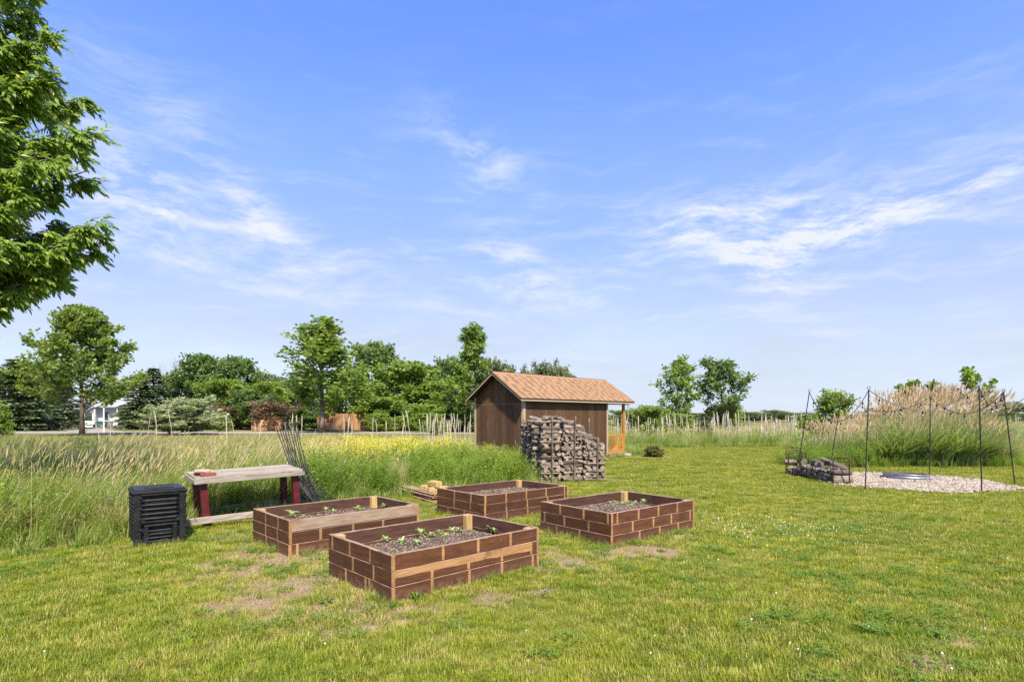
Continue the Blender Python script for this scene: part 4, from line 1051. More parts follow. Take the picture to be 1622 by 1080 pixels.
def conifer(key, seed, leaf='spruce', whorls=24, R_=.28, fat=.0):
    rg = np.random.default_rng(seed); b = MB(); b.tube([(0, 0, 0), (0, 0, .5), (0, 0, 1)], [.02, .012, .002], 7)
    P = []; D_ = []; T = []
    for k in range(whorls):
        t = .03 + .95 * k / whorls; Ln0 = R_ * (1 - t) ** .82 + .012
        for j in range(9):
            a = j * .698 + k * 1.1 + rg.normal(0, .15); Ln = Ln0 * rg.uniform(.75, 1.15); e_ = -.12 + .55 * t + rg.normal(0, .08)
            d = np.array([math.cos(a) * math.cos(e_), math.sin(a) * math.cos(e_), math.sin(e_)]); s = np.array([0, 0, t]); b.tube([s, s + d * Ln], [.0035 * (1 - t) + .001, .0006], 3, cap=False)
            n = int(16 + 60 * Ln / R_ * .9); u = rg.random(n) ** .8 * .95 + .05; side = np.array([-d[1], d[0], 0])
            sp = rg.normal(0, 1, n) * Ln * .16 * (1.15 - u)
            c = s + d * Ln * u[:, None] + side * sp[:, None] + np.array([0, 0, 1]) * (-.012 * rg.random(n) - .025 * u ** 2)[:, None]
            P.append(c); D_.append(d * .8 + side * np.sign(sp)[:, None] * .6 + rg.normal(0, .25, (n, 3)) + np.array([0, 0, -.25])); T.append(np.clip(.25 + .45 * u + rg.normal(0, .18, n), 0, 1))
    P = np.concatenate(P); D_ = unit(np.concatenate(D_)); T = np.concatenate(T); n = len(P)
    V = leaf_quads(P, D_, unit(rg.normal(0, .5, (n, 3)) + np.array([0, 0, 1.])), .035 * rg.uniform(.7, 1.3, n), .0085 * rg.uniform(.7, 1.3, n))
    return b.mesh(key + '_wood', [M['bark']], True), quads_mesh(key + '_leaves', V.reshape(-1, 3), T, [M[leaf]])
rnd_prof = lambda t: math.sin(math.pi * min(1, .18 + t * .80)) ** .7
TREE['maple'] = tree_mesh('maple', 3, t0=.17, prof=lambda t: (1 - t) ** .6 * (.78 + .22 * min(1, t * 5)), R_=.50, limbs=60, subs=10, per=33, sig=.012, ll=.024, lw=.0085, up=(.34, 1.25), leaf='maple', trunk=.015)
TREE['poplar'] = tree_mesh('poplar', 5, t0=.16, prof=lambda t: .75 + .35 * math.sin(t * 3.0) - .45 * t, R_=.34, limbs=40, subs=9, per=22, sig=.012, ll=.022, lw=.0095, up=(.75, 1.25), leaf='poplar', trunk=.013)
TREE['poplar2'] = tree_mesh('poplar2', 8, t0=.10, prof=lambda t: 1.0 - .62 * t, R_=.33, limbs=44, subs=9, per=22, sig=.012, ll=.022, lw=.0095, up=(.6, 1.25), leaf='poplar', trunk=.013)
TREE['open'] = tree_mesh('open', 21, t0=.16, prof=lambda t: .62 + .5 * math.sin(math.pi * t), R_=.34, limbs=24, subs=7, per=24, sig=.022, ll=.036, lw=.014, up=(.5, 1.15), leaf='poplar', trunk=.016)
TREE['open2'] = tree_mesh('open2', 22, t0=.24, prof=lambda t: .45 + .75 * math.sin(math.pi * min(1, t * .8 + .15)), R_=.36, limbs=24, subs=7, per=26, sig=.023, ll=.036, lw=.014, up=(.6, 1.15), leaf='dark', trunk=.014, lean=.04)
TREE['dark'] = tree_mesh('dark', 9, t0=.10, prof=rnd_prof, R_=.46, limbs=34, subs=8, per=34, sig=.03, ll=.040, lw=.016, up=(.1, 1.1), leaf='dark')
TREE['dark2'] = tree_mesh('dark2', 10, t0=.08, prof=rnd_prof, R_=.5, limbs=32, subs=8, per=34, sig=.032, ll=.042, lw=.017, up=(.15, 1.0), leaf='dark')
TREE['light'] = tree_mesh('light', 12, t0=.06, prof=rnd_prof, R_=.5, limbs=32, subs=8, per=32, sig=.032, ll=.044, lw=.018, up=(.1, 1.0), leaf='light')
TREE['oak'] = tree_mesh('oak', 14, t0=.2, prof=rnd_prof, R_=.5, limbs=22, subs=7, per=24, sig=.035, ll=.05, lw=.021, up=(.1, 1.0), leaf='oak')
TREE['oak2'] = tree_mesh('oak2', 15, t0=.25, prof=rnd_prof, R_=.6, limbs=20, subs=7, per=22, sig=.04, ll=.055, lw=.022, up=(.2, 1.0), leaf='oak')
TREE['shrub'] = tree_mesh('shrub', 16, t0=.02, prof=lambda t: 1.0 - .35 * t, R_=.62, limbs=30, subs=7, per=30, sig=.05, ll=.07, lw=.028, up=(.2, 1.2), leaf='light', trunk=.012)
TREE['dshrub'] = tree_mesh('dshrub', 17, t0=.02, prof=lambda t: 1.0 - .35 * t, R_=.62, limbs=28, subs=7, per=30, sig=.05, ll=.07, lw=.026, up=(.2, 1.2), leaf='dark', trunk=.012)
TREE['reddish'] = tree_mesh('reddish', 18, t0=.15, prof=rnd_prof, R_=.6, limbs=30, subs=7, per=24, sig=.045, ll=.05, lw=.016, up=(.3, 1.1), leaf='red_l', trunk=.014)
TREE['silver'] = tree_mesh('silver', 19, t0=.02, prof=lambda t: 1.0 - .25 * t, R_=.85, limbs=60, subs=10, per=46, sig=.03, ll=.06, lw=.014, up=(.45, 1.35), leaf='silver', trunk=.012, wind=(.8, 0, .55), lean=.22)
TREE['bush'] = tree_mesh('bush', 20, t0=.02, prof=lambda t: 1.05 - .35 * t, R_=.62, limbs=34, subs=9, per=36, sig=.04, ll=.052, lw=.019, up=(.25, 1.25), leaf='light', trunk=.014)
TREE['boxwood'] = tree_mesh('boxwood', 24, t0=.02, prof=lambda t: max(.1, 1 - t * t) ** .5, R_=.60, limbs=44, subs=9, per=50, sig=.06, ll=.06, lw=.022, up=(.1, 1.0), leaf='box', trunk=.02)
TREE['sapling'] = tree_mesh('sapling', 25, t0=.45, prof=lambda t: 1 - .5 * t, R_=.30, limbs=9, subs=6, per=24, sig=.018, ll=.045, lw=.018, up=(.35, 1.0), leaf='poplar', trunk=.009)
TREE['sapling2'] = tree_mesh('sapling2', 26, t0=.42, prof=lambda t: 1 - .4 * t, R_=.34, limbs=8, subs=6, per=24, sig=.018, ll=.045, lw=.018, up=(.3, 1.0), leaf='poplar', trunk=.009)
TREE['deadtree'] = tree_mesh('deadtree', 27, t0=.3, prof=rnd_prof, R_=.42, limbs=26, subs=6, leaf='dark', bare_limbs=True, base_mat='twig', up=(.5, 1.2), trunk=.016)
TREE['spruce'] = conifer('spruce', 30, R_=.36); TREE['fir'] = conifer('fir', 31, R_=.24, whorls=22)
def tree(kind, px, top, Y, width, label, cat='tree', name=None, group=None, turn=None, base=0.0, zs=1.0):
    """one tree: crown width and top as seen from the eye, standing at distance Y"""
    H = (EYE + (HOR - top) * Y / F_PX) - base; wm, lm = TREE[kind]
    me = lm or wm; n = len(me.vertices); co = np.empty(n * 3, np.float32); me.vertices.foreach_get('co', co); co = co.reshape(-1, 3)
    ux = np.percentile(co[:, 0], 99) - np.percentile(co[:, 0], 1); uz = np.percentile(co[:, 2], 99.8)
    sx = width * Y / F_PX / ux; sz = H / uz
    name = name or ('tree' if cat == 'tree' else cat.replace(' ', '_'))
    r_ = thing(name, label, cat, (wx(px, Y), Y, base), rnd.uniform(-.5, .5) if turn is None else turn, group)
    a = link('trunk', wm, r_, scale=(sx, sx, sz))
    if lm: link('crown', lm, r_, scale=(sx, sx, sz))
    return r_
T1 = 'trees of the wood on the left'
tree('maple', 130, 485, 47.6, 146, 'spreading maple standing alone in the meadow in front of the pale house', name='maple_tree', turn=.0)
tree('spruce', 28, 570, 66, 125, 'broad dark spruce at the far left behind the lone maple', name='spruce_tree', group=T1)
tree('spruce', 92, 604, 74, 85, 'dark spruce just left of the pale house', name='spruce_tree', group=T1)
tree('fir', 222, 594, 72, 62, 'pointed green conifer right of the pale house', name='fir_tree', group=T1)
tree('fir', 243, 584, 74, 60, 'taller pointed conifer of the pair right of the pale house', name='fir_tree', group=T1)
tree('dark', 8, 585, 98, 90, 'dark round tree behind the spruce at the far left edge', group=T1)
tree('dark2', 62, 574, 102, 90, 'dark tree showing above the two spruces on the left', group=T1)
tree('deadtree', 282, 562, 86, 66, 'bare dead tree with pale twigs above the dark wood', name='dead_tree', group=T1)
tree('dark', 287, 592, 82, 78, 'dark green tree below the bare dead one', group=T1)
tree('dark2', 322, 562, 80, 84, 'tallest rounded dark tree left of centre, right of the dead tree', group=T1)
tree('dark', 375, 566, 84, 88, 'broad dark tree with a level top behind the reddish shrubs', group=T1)
tree('oak', 438, 592, 98, 66, 'thin greyish tree between the dark wood and the tall poplar', group=T1)
tree('dark2', 398, 618, 70, 70, 'olive pine-like tree with open limbs over the silver bush', group=T1)
tree('reddish', 345, 640, 69, 60, 'dull reddish-brown shrub behind the silver bush', 'shrub')
tree('light', 358, 600, 74, 80, 'yellow-green tree in front of the dark level-topped one', group=T1)
tree('light', 425, 604, 76, 66, 'bright green tree above the reddish shrub', group=T1)
tree('reddish', 428, 634, 65.5, 78, 'rounded reddish-brown shrub in front of the orange fence', 'shrub')
tree('silver', 268, 630, 50, 125, 'silvery windswept willow bush at the edge of the road', 'bush', name='willow_bush', turn=0.0)
tree('shrub', 352, 660, 60, 28, 'small bright green shrub at the right foot of the willow bush', 'shrub')
tree('shrub', 2, 640, 40, 28, 'yellow-green shrub cut by the left edge of the photo', 'shrub')
tree('poplar', 510, 503, 55, 112, 'tall open poplar, the highest tree left of the shed', name='poplar_tree', turn=.3)
tree('dark', 472, 600, 86, 80, 'dark tree behind the left foot of the tall poplar', group=T1)
tree('light', 548, 585, 66, 90, 'green tree with a dark trunk beside the tall poplar', group=T1)
tree('dark', 596, 543, 80, 92, 'dark domed tree right of the tall poplar', group=T1)
tree('light', 642, 572, 72, 112, 'wide yellow-green tree in the middle of the wood', group=T1)
tree('dark2', 682, 580, 92, 90, 'greyer tree rising behind the wide yellow-green one', group=T1)
tree('light', 692, 604, 70, 90, 'low green tree left of the shed poplar', group=T1)
tree('light', 604, 628, 64, 72, 'low bright green tree in front of the orange fence', group=T1)
tree('poplar2', 748, 514, 58, 92, 'tall poplar rising right behind the gable of the shed', name='poplar_tree', turn=1.4)
tree('dark', 716, 566, 86, 62, 'dark tree left of the poplar behind the shed', group=T1)
tree('light', 735, 615, 62, 95, 'green tree filling the gap beside the shed wall', group=T1)
tree('oak', 792, 570, 92, 80, 'brownish oak above the near end of the shed roof', group=T1)
tree('oak2', 835, 580, 104, 36, 'small far tree above the shed roof, left of the rounded pair', group=T1)
tree('oak', 860, 574, 98, 54, 'rounded far tree above the middle of the shed roof', group=T1)
tree('oak2', 884, 571, 96, 40, 'far tree with a knobbly top above the middle of the shed roof', group=T1)
tree('oak', 906, 590, 112, 28, 'tip of a far tree just showing over the ridge of the shed', group=T1)
for k, (px, top, Y, w, kd) in enumerate([(120, 650, 92, 60, 'dshrub'), (208, 645, 80, 50, 'dshrub'), (300, 640, 76, 90, 'dshrub'), (372, 645, 72, 70, 'dshrub'), (455, 650, 72, 60, 'dshrub'), (482, 645, 66, 50, 'dshrub'), (520, 648, 70, 90, 'dshrub'),
                                         (572, 640, 74, 80, 'dshrub'), (632, 650, 66, 70, 'dshrub'), (668, 640, 60, 70, 'shrub'), (704, 645, 60, 70, 'shrub'), (738, 640, 58, 60, 'dshrub'), (600, 655, 60, 44, 'shrub'), (690, 655, 50, 40, 'shrub')]):
    near = ['under the far left spruces', 'left of the silver bush', 'behind the silver bush', 'right of the silver bush', 'beneath the reddish shrub', 'left of the tall poplar trunk', 'behind the tall poplar trunk', 'right of the poplar and orange fence',
            'left of the tan brush pile', 'right of the tan brush pile', 'midway between brush pile and shed', 'against the left side of the shed', 'before the orange fence', 'low, in the weeds left of the shed'][k]
    tree(kd, px, top, Y, w, ('dark understorey shrub ' if kd == 'dshrub' else 'fresh green shrub ') + near, 'shrub', group='shrubs along the foot of the wood')
# right-hand side
T2 = 'trees across the right-hand field'
tree('open', 1073, 563, 55, 64, 'slender many-stemmed tree in the field, left of the pair', turn=.2)
tree('open2', 1145, 566, 55, 84, 'rounder open tree in the field, right of the pair', turn=2.2)
tree('light', 1028, 642, 40, 64, 'bright green bushy tree just right of the porch post', group=T2)
tree('dark', 1000, 650, 60, 70, 'dark tree seen through the porch opening', group=T2)
tree('dshrub', 1072, 650, 52, 60, 'dark shrub at the foot of the slender field tree', 'shrub')
tree('light', 1150, 640, 58, 56, 'green bush between the two field trees', 'bush')
tree('fir', 1115, 655, 37, 30, 'little round-topped conifer among the dead stalks', name='small_conifer')
tree('shrub', 1082, 656, 42, 40, 'low green shrub left of the little conifer', 'shrub')
for k in range(17):
    px = 985 + k * 27 + rnd.uniform(-8, 8); top = 650 + rnd.uniform(-5, 3) + (4 if k % 3 else 0)
    tree(['oak', 'oak2', 'dark'][k % 3], px, top, 170 + rnd.uniform(-20, 40), rnd.uniform(38, 60), 'distant treeline tree on the right horizon, %s counted from the shed' % tier_names[k], group='distant treeline trees')
for k, (px, top, Y, w) in enumerate([(1565, 640, 100, 60), (1596, 636, 95, 56), (1630, 640, 90, 60), (1532, 648, 110, 50), (1660, 634, 90, 70)]):
    tree('oak', px, top, Y, w, 'dark wood tree past the right light pole, %s from the left' % ['second', 'third', 'fourth', 'first', 'last'][k], group='trees at the far right edge')
tree('bush', 1321, 617, 27, 82, 'round yellow-green bush behind the left light poles', 'bush', turn=1.0)
tree('sapling', 1436, 602, 24, 62, 'sapling crown showing over the tan plumes, leftmost of three')
tree('sapling2', 1484, 604, 23.5, 48, 'sapling crown over the tan plumes, middle of three')
tree('sapling', 1541, 580, 23, 62, 'tallest sapling above the tan plumes behind the poles', turn=2.0)
tree('boxwood', 1035, 705.5, 22.4, 27, 'small round clipped evergreen on the lawn near the porch', 'shrub', name='boxwood_shrub')

# the near tree at the left edge: boughs of ash leaves hanging into the picture
def near_tree():
    rg = np.random.default_rng(77)
    r_ = thing('ash_tree', 'big ash tree whose windblown leafy boughs hang in from the upper left', 'tree', (-10.6, 8.8, 0))
    o = np.array([-10.6, 8.8, 0.0]); b = MB()
    tr = [np.array([.02 * i, 0, 1.25 * i]) for i in range(8)]
    b.tube(tr, [.26, .20, .18, .16, .13, .10, .07, .03], 12)
    tips = [(-6.95, 8.0, 7.75), (-6.72, 8.1, 7.1), (-6.68, 8.0, 6.45), (-6.25, 8.2, 5.72), (-6.5, 8.6, 5.35), (-6.5, 7.8, 5.15), (-6.0, 8.2, 4.40), (-6.1, 8.3, 4.15), (-6.32, 8.0, 4.08), (-6.7, 8.3, 3.80), (-7.1, 8.1, 3.5),
            (-7.35, 7.9, 3.3), (-7.6, 7.4, 7.2), (-7.4, 7.2, 6.2), (-7.4, 7.0, 5.2), (-7.2, 7.2, 4.3), (-7.7, 7.0, 3.9), (-7.7, 8.9, 8.3), (-7.9, 8.6, 3.4), (-8.2, 9.8, 6.4), (-7.6, 9.6, 4.8), (-7.4, 9.8, 7.1), (-8.3, 7.8, 8.7), (-7.8, 9.6, 4.0),
            (-7.1, 8.3, 5.0), (-7.0, 7.7, 4.5), (-6.8, 8.1, 5.35), (-7.3, 8.0, 5.7), (-7.2, 8.4, 6.3), (-7.3, 8.0, 4.0), (-6.9, 7.7, 3.95), (-7.5, 8.3, 7.1), (-7.3, 8.0, 6.8), (-7.6, 8.0, 4.7), (-7.0, 8.2, 7.35), (-6.75, 7.8, 4.7), (-6.8, 8.6, 5.9), (-7.0, 8.4, 6.7), (-6.9, 8.6, 4.15), (-8.6, 6.4, 5.8), (-8.8, 6.2, 4.2), (-9.5, 5.6, 6.6), (-11.5, 5.9, 6.0), (-12.8, 7.2, 5.2), (-13.6, 9.0, 6.2), (-13.0, 11.0, 5.0), (-11.5, 12.2, 6.2), (-9.5, 11.8, 5.4), (-8.6, 11.0, 7.0), (-10.6, 8.8, 10.2), (-9.4, 8.2, 9.6), (-11.8, 9.4, 9.2), (-10.2, 10.4, 8.8), (-11.4, 7.2, 8.2), (-12.6, 9.2, 7.8)]
    LP = []; LD = []; LT = []; LN = []
    for ti, tp in enumerate(tips):
        tip = np.array(tp) - o; z0 = max(1.6, min(8.2, tip[2] - 1.1 - .18 * np.hypot(tip[0], tip[1]))); s = np.array([0, 0, z0])
        mid = (s + tip) / 2 + np.array([0, 0, .35]); L = np.linalg.norm(tip - s)
        pts = [s * (1 - t) ** 2 + mid * 2 * t * (1 - t) + tip * t * t for t in np.linspace(0, 1, 8)]
        b.tube(pts, [.055 * (1 - .12 * i) * (1 if L > 2 else .7) for i in range(8)], 6)
        vis = tp[1] < 10 and tp[0] > -9
        for j in range(36 if vis else 8):
            u = rg.uniform(.38, 1.0) if vis else rg.uniform(.3, 1); f = u * 7; i = min(6, int(f)); p0 = pts[i] + (pts[i + 1] - pts[i]) * (f - i)
            sd = rg.normal(0, 1, 3); sd[2] *= .45; sd += np.array([.55, 0, .05]); sd /= np.linalg.norm(sd); sl = rg.uniform(.2, .46) * (1.15 - .45 * u)
            p1 = p0 + sd * sl; b.tube([p0, (p0 + p1) / 2 + np.array([0, 0, .03]), p1], [.010, .007, .003], 4)
            for g in range(9 if vis else 3):      # compound leaves along the twig, hanging downwind
                w = rg.uniform(.25, 1.05); q0 = p0 + (p1 - p0) * w
                rd_ = np.array([.55, -.05, -.45]) + rg.normal(0, .38, 3); rd_ /= np.linalg.norm(rd_); rl = rg.uniform(.13, .24)
                side = np.cross(rd_, [0, 0, 1.0]); side /= np.linalg.norm(side) + 1e-9; ct = rg.normal(0, .15)
                for m_ in range(7):
                    v = (m_ // 2 + .6) / 3.6 if m_ < 6 else 1.0; sg = (1 if m_ % 2 else -1) if m_ < 6 else 0
                    LP.append(q0 + rd_ * rl * v + rg.normal(0, .006, 3)); LD.append(rd_ * .85 + side * sg * .55 + np.array([.15, 0, -.25]) + rg.normal(0, .15, 3))
                    LT.append(.42 + ct + rg.normal(0, .22)); LN.append(np.array([-.1, -.5, .8]) + rg.normal(0, .45, 3))
    link('trunk', b.mesh('ash_wood', [M['bark']], True), r_)
    P = np.array(LP); D_ = unit(np.array(LD)); N_ = unit(np.array(LN)); n = len(P); ln = .112 * rg.uniform(.7, 1.25, n); wd = .0205 * rg.uniform(.75, 1.3, n)
    S = np.cross(D_, N_); S = unit(S); U = np.cross(S, D_); l = ln[:, None]; w = wd[:, None]
    A = P; B1 = P + D_ * l * .33 + S * w + U * w * .35; B2 = P + D_ * l * .33 - S * w + U * w * .35; c1 = P + D_ * l * .68 + S * w * .75 + U * w * .1; c2 = P + D_ * l * .68 - S * w * .75 + U * w * .1; tipv = P + D_ * l - U * w * .5; m1 = P + D_ * l * .5 - U * w * .1
    V = np.stack([A, B1, c1, m1, m1, c1, tipv, c2, A, m1, c2, B2], 1).reshape(-1, 3)
    link('crown', quads_mesh('ash_leaves', V, np.repeat(np.clip(LT, 0, 1), 3), [M['ash']]), r_)
near_tree()

# ------------------------------------------------------------------ house, fences and small things across the road
def far_house():
    Y = 88; x0 = wx(128, Y); r_ = thing('house', 'pale grey single-storey house behind the lone maple', 'house', (x0, Y, 0))
    W, D, h = 13.2, 8.0, 3.1
    b = MB(); b.box(0, 2.2, 0, D, 0, h); link('wall', b.mesh('wall', [M['white']]), r_)
    b = MB(); b.box(2.2, W, .6, D, .9, h); link('wall', b.mesh('wall', [M['lgrey']]), r_)
    b = MB(); b.box(2.2, W, .58, D, 0, .9); link('wainscot', b.mesh('wainscot', [M['dgrey']]), r_)
    b = MB(); V = []
    for x in (-.6, W + .6): V += [(x, -.6, h - .05), (x, D / 2, h + 2.1), (x, D + .6, h - .05), (x, D + .6, h + .1), (x, D / 2, h + 2.3), (x, -.6, h + .1)]
    b.add(V, [(0, 1, 4, 5), (1, 2, 3, 4), (11, 10, 7, 6), (10, 9, 8, 7), (5, 4, 10, 11), (4, 3, 9, 10), (0, 6, 7, 1), (1, 7, 8, 2), (0, 5, 11, 6)]); link('roof', b.mesh('roof', [M['roofgrey']]), r_)
    b = MB(); b.add([(0, 0, h), (0, D, h), (0, D / 2, h + 2.1), (W, 0, h), (W, D, h), (W, D / 2, h + 2.1)], [(0, 2, 1), (3, 4, 5)]); link('gable', b.mesh('gable', [M['white']]), r_)
    for (x, w, z0, z1, y) in ((.6, 1.3, 1.0, 2.4, 0), (3.0, 1.1, .95, 2.5, .6), (6.4, 1.5, .95, 2.5, .6), (8.6, 1.2, .95, 2.5, .6), (11, 1.2, .95, 2.5, .6)):
        b = MB(); b.box(x, x + w, y - .06, y + .05, z0, z0 + .08); b.box(x, x + w, y - .06, y + .05, z1 - .08, z1); b.box(x, x + .08, y - .055, y + .05, z0 + .08, z1 - .08); b.box(x + w - .08, x + w, y - .055, y + .05, z0 + .08, z1 - .08)
        fr = link('window', b.mesh('window', [M['white']]), r_); b = MB(); b.box(x + .08, x + w - .08, y - .03, y + .02, z0 + .08, z1 - .08); link('pane', b.mesh('pane', [M['glass']]), fr)
    b = MB(); b.box(4.7, 5.7, .52, .62, .05, 2.2); link('door', b.mesh('door', [M['white']]), r_)
    for x in (2.4, 5.9, 9.9):
        b = MB(); b.box(x, x + .14, -.45, -.31, 0, h - .06); link('porch_post', b.mesh('porch_post', [M['white']]), r_)
    # bench, white pole, lantern post
    r2 = thing('garden_bench', 'dark green garden bench in front of the pale house', 'bench', (wx(146, 84), 84, 0))
    b = MB(); b.box(0, 1.9, 0, .5, .42, .48); link('seat', b.mesh('seat', [M['green']]), r2)
    b = MB(); b.box(0, 1.9, .44, .5, .5, .95); link('backrest', b.mesh('backrest', [M['green']]), r2)
    for x in (.05, 1.77):
        b = MB(); b.box(x, x + .08, .03, .46, 0, .42); link('leg', b.mesh('leg', [M['green']]), r2)
    b = MB(); b.tube([(0, 0, 0), (0, 0, 3.2)], [.07, .05], 8); b.lathe([(.0, 3.28), (.08, 3.24), (.08, 3.2), (0, 3.18)], 8)
    tag(link('white_pole', b.mesh('white_pole', [M['white']]), None, (wx(164.5, 58), 58, 0)), 'slim white pole at the roadside in front of the pale house', 'pole')
    r3 = thing('lamp_post', 'pale lantern post by the drive left of the lone maple', 'lamp post', (wx(79, 72), 72, 0))
    b = MB(); b.box(-.14, .14, -.14, .14, 0, 1.15); link('post', b.mesh('post', [M['concrete']]), r3)
    b = MB(); b.box(-.28, .28, -.28, .28, 1.2, 1.42); b.add([(-.36, -.36, 1.43), (.36, -.36, 1.43), (.36, .36, 1.43), (-.36, .36, 1.43), (0, 0, 1.75)], [(0, 1, 4), (1, 2, 4), (2, 3, 4), (3, 0, 4), (3, 2, 1, 0)]); link('lantern', b.mesh('lantern', [M['white']]), r3)
far_house()
for fi, (px0, px1, Y, h, lab) in enumerate([(398, 446, 63.5, 1.25, 'short orange wooden fence below the reddish shrub'), (502, 604, 63.5, 1.9, 'tall orange wooden fence behind the poplar trunks'), (606, 636, 64, 1.35, 'orange fence panel right of the low green tree')]):
    r_ = thing('wooden_fence', lab, 'fence', (wx(px0, Y), Y, 0), 0, 'orange fences beyond the road'); w = wx(px1, Y) - wx(px0, Y); n = int(w / .22)
    fm = MB(); fm.box(0, .205, 0, .03, .05, h); fme = fm.mesh('fence_board', [M['fence']])
    for k in range(n): link('board', fme, r_, (k * .22, .035 * (k % 2), rnd.uniform(-.03, .03) + .06 * math.sin(k * .05 + fi)))
    for z in (.35, h - .3):
        b = MB(); b.box(0, w, .066, .11, z, z + .09); link('rail', b.mesh('rail', [M['fence']]), r_)

# ------------------------------------------------------------------ dead stalks and brush
def stalk_mesh(seed):
    rg = random.Random(seed); b = MB(); n = 7; pts = []; x = y = 0
    for i in range(n): pts.append((x, y, i / (n - 1))); x += rg.uniform(-.012, .022); y += rg.uniform(-.012, .012)
    b.tube(pts, [.011, .010, .009, .009, .013, .017, .006], 5)
    for k in range(16):
        t = rg.uniform(.3, .98); i = min(n - 2, int(t * (n - 1))); p = Vector(pts[i]).lerp(Vector(pts[i + 1]), t * (n - 1) - i)
        a = rg.uniform(0, 6.28); l = rg.uniform(.02, .06); b.tube([p, p + Vector((math.cos(a) * l * .6, math.sin(a) * l * .6, l * (1 if t > .5 else -.8)))], [.005, .002], 3, cap=False, tint=rg.random())
    return b.mesh('stalk', [M['stalk']])
ST = [stalk_mesh(k) for k in range(6)]
def stalk(px, top, Y, label, group, fat=1.6, lean=None, base=0):
    H = EYE + (HOR - top) * Y / F_PX
    o = link('dead_stalk', ST[rnd.randrange(6)], None, (wx(px, Y), Y, base), (R(rnd.uniform(-3, 3)), R(rnd.uniform(-7, 9) if lean is None else lean), rnd.uniform(0, 6)), ((fat * rnd.uniform(.5, 1.25) * (.9 + Y / 60),) * 2 + (H * (1 if base is not None else 1),)))
    return tag(o, label, 'dead stalk', group)
G3 = 'dead stalks in the left meadow'
for px, top, Y, ln, lab in [(160, 652, 34, 9, 'bleached dead stalk leaning in front of the silver bush, leftmost'), (176, 655, 36, 3, 'dead stalk between the lone maple and the silver bush'), (249, 652, 35, 4, 'dead stalk before the middle of the silver bush'),
        (275, 650, 35, 6, 'pale dead stalk before the silver bush, right of the middle one'), (232, 660, 37, 5, 'short dead stalk before the left part of the silver bush'), (360, 654, 37, 5, 'dead stalk right of the silver bush'), (374, 662, 36, 12, 'leaning dead stalk below the reddish shrub'),
        (410, 664, 38, 4, 'dead stalk in front of the short orange fence'), (462, 655, 40, 1, 'dead stalk left of the poplar, first of three'), (471, 657, 40, 2, 'dead stalk left of the poplar, second of three'), (478, 658, 41, 1, 'dead stalk left of the poplar, third of three'),
        (545, 662, 40, 1, 'dead stalk right of the poplar trunks'), (550, 668, 38, -3, 'short dead stalk right of the poplar trunks'), (590, 660, 40, 2, 'frayed dead stalk before the low bright tree'), (598, 665, 39, 6, 'forked dead stalk before the low bright tree'), (611, 666, 40, 0, 'thin dead stalk left of the brush pile'),
        (624, 655, 36, 8, 'thick ragged stalk left of the brush pile'), (646, 652, 34, 14, 'tall tan stalk bundle leaning beside the brush pile'), (652, 648, 34, 10, 'tallest tan stalk leaning on the brush pile'), (668, 662, 36, 3, 'dead stalk right of the brush pile')]:
    stalk(px, top, Y, lab, G3, 1.45, ln)
crowd = []
for k in range(34):
    px = 672 + k * 2.6 + rnd.uniform(-3, 3) if k < 30 else rnd.uniform(380, 660)
    t = rnd.uniform(652, 674); ln = rnd.uniform(-8, 11)
    crowd.append((px, stalk(px, t, rnd.uniform(24, 34), 'dead stalk', 'thin dead stalks left of the shed', 1.1, ln), t < 662, ln))

def number_stalks(items, where, group):
    """names each stalk by build, lean and its place among its like, from left to right"""
    buckets = {}
    for px, o, tall, lean in items:
        kind = ('tall' if tall else 'short') + (' dead stalk leaning left' if lean < -3 else (' dead stalk leaning right' if lean > 4 else ' upright dead stalk'))
        buckets.setdefault(kind, []).append((px, o))
    for kind, lst in buckets.items():
        for i, (px, o) in enumerate(sorted(lst, key=lambda q: q[0])):
            o['label'] = '%s %s, %s from the left' % (kind, where, tier_names[min(i, 25)]); o['group'] = group
number_stalks(crowd, 'in the meadow left of the shed', 'thin dead stalks left of the shed')
zones = {}
for k in range(130):
    u = (k + rnd.random()) / 130; px = 968 + u * 318; Y = rnd.uniform(33, 44)
    t = 648 + 8 * (1 - abs(vnoise(px * .05, 3, 1) - .2)) + rnd.uniform(-3, 12)
    if 1100 < px < 1128: t += 8
    near = 'seen through the porch' if px < 988 else ('right of the porch post' if px < 1060 else ('below the two field trees' if px < 1180 else 'left of the round bush'))
    if rnd.random() < .45: t += rnd.uniform(4, 16)
    ln = rnd.uniform(-7, 9)
    o = stalk(px, float(t), Y, 'dead stalk', 'dead stalks ' + near, 1.35, ln)
    zones.setdefault(near, []).append((px, o, t < 657, ln))
for near, items in zones.items(): number_stalks(items, near, 'dead stalks ' + near)
for k in range(6): stalk(1601 + k * 4, rnd.uniform(652, 668), 34, '%s dead stalk from the left beyond the plumes at the right edge' % tier_names[k], 'dead stalks at the far right edge', 1.5)

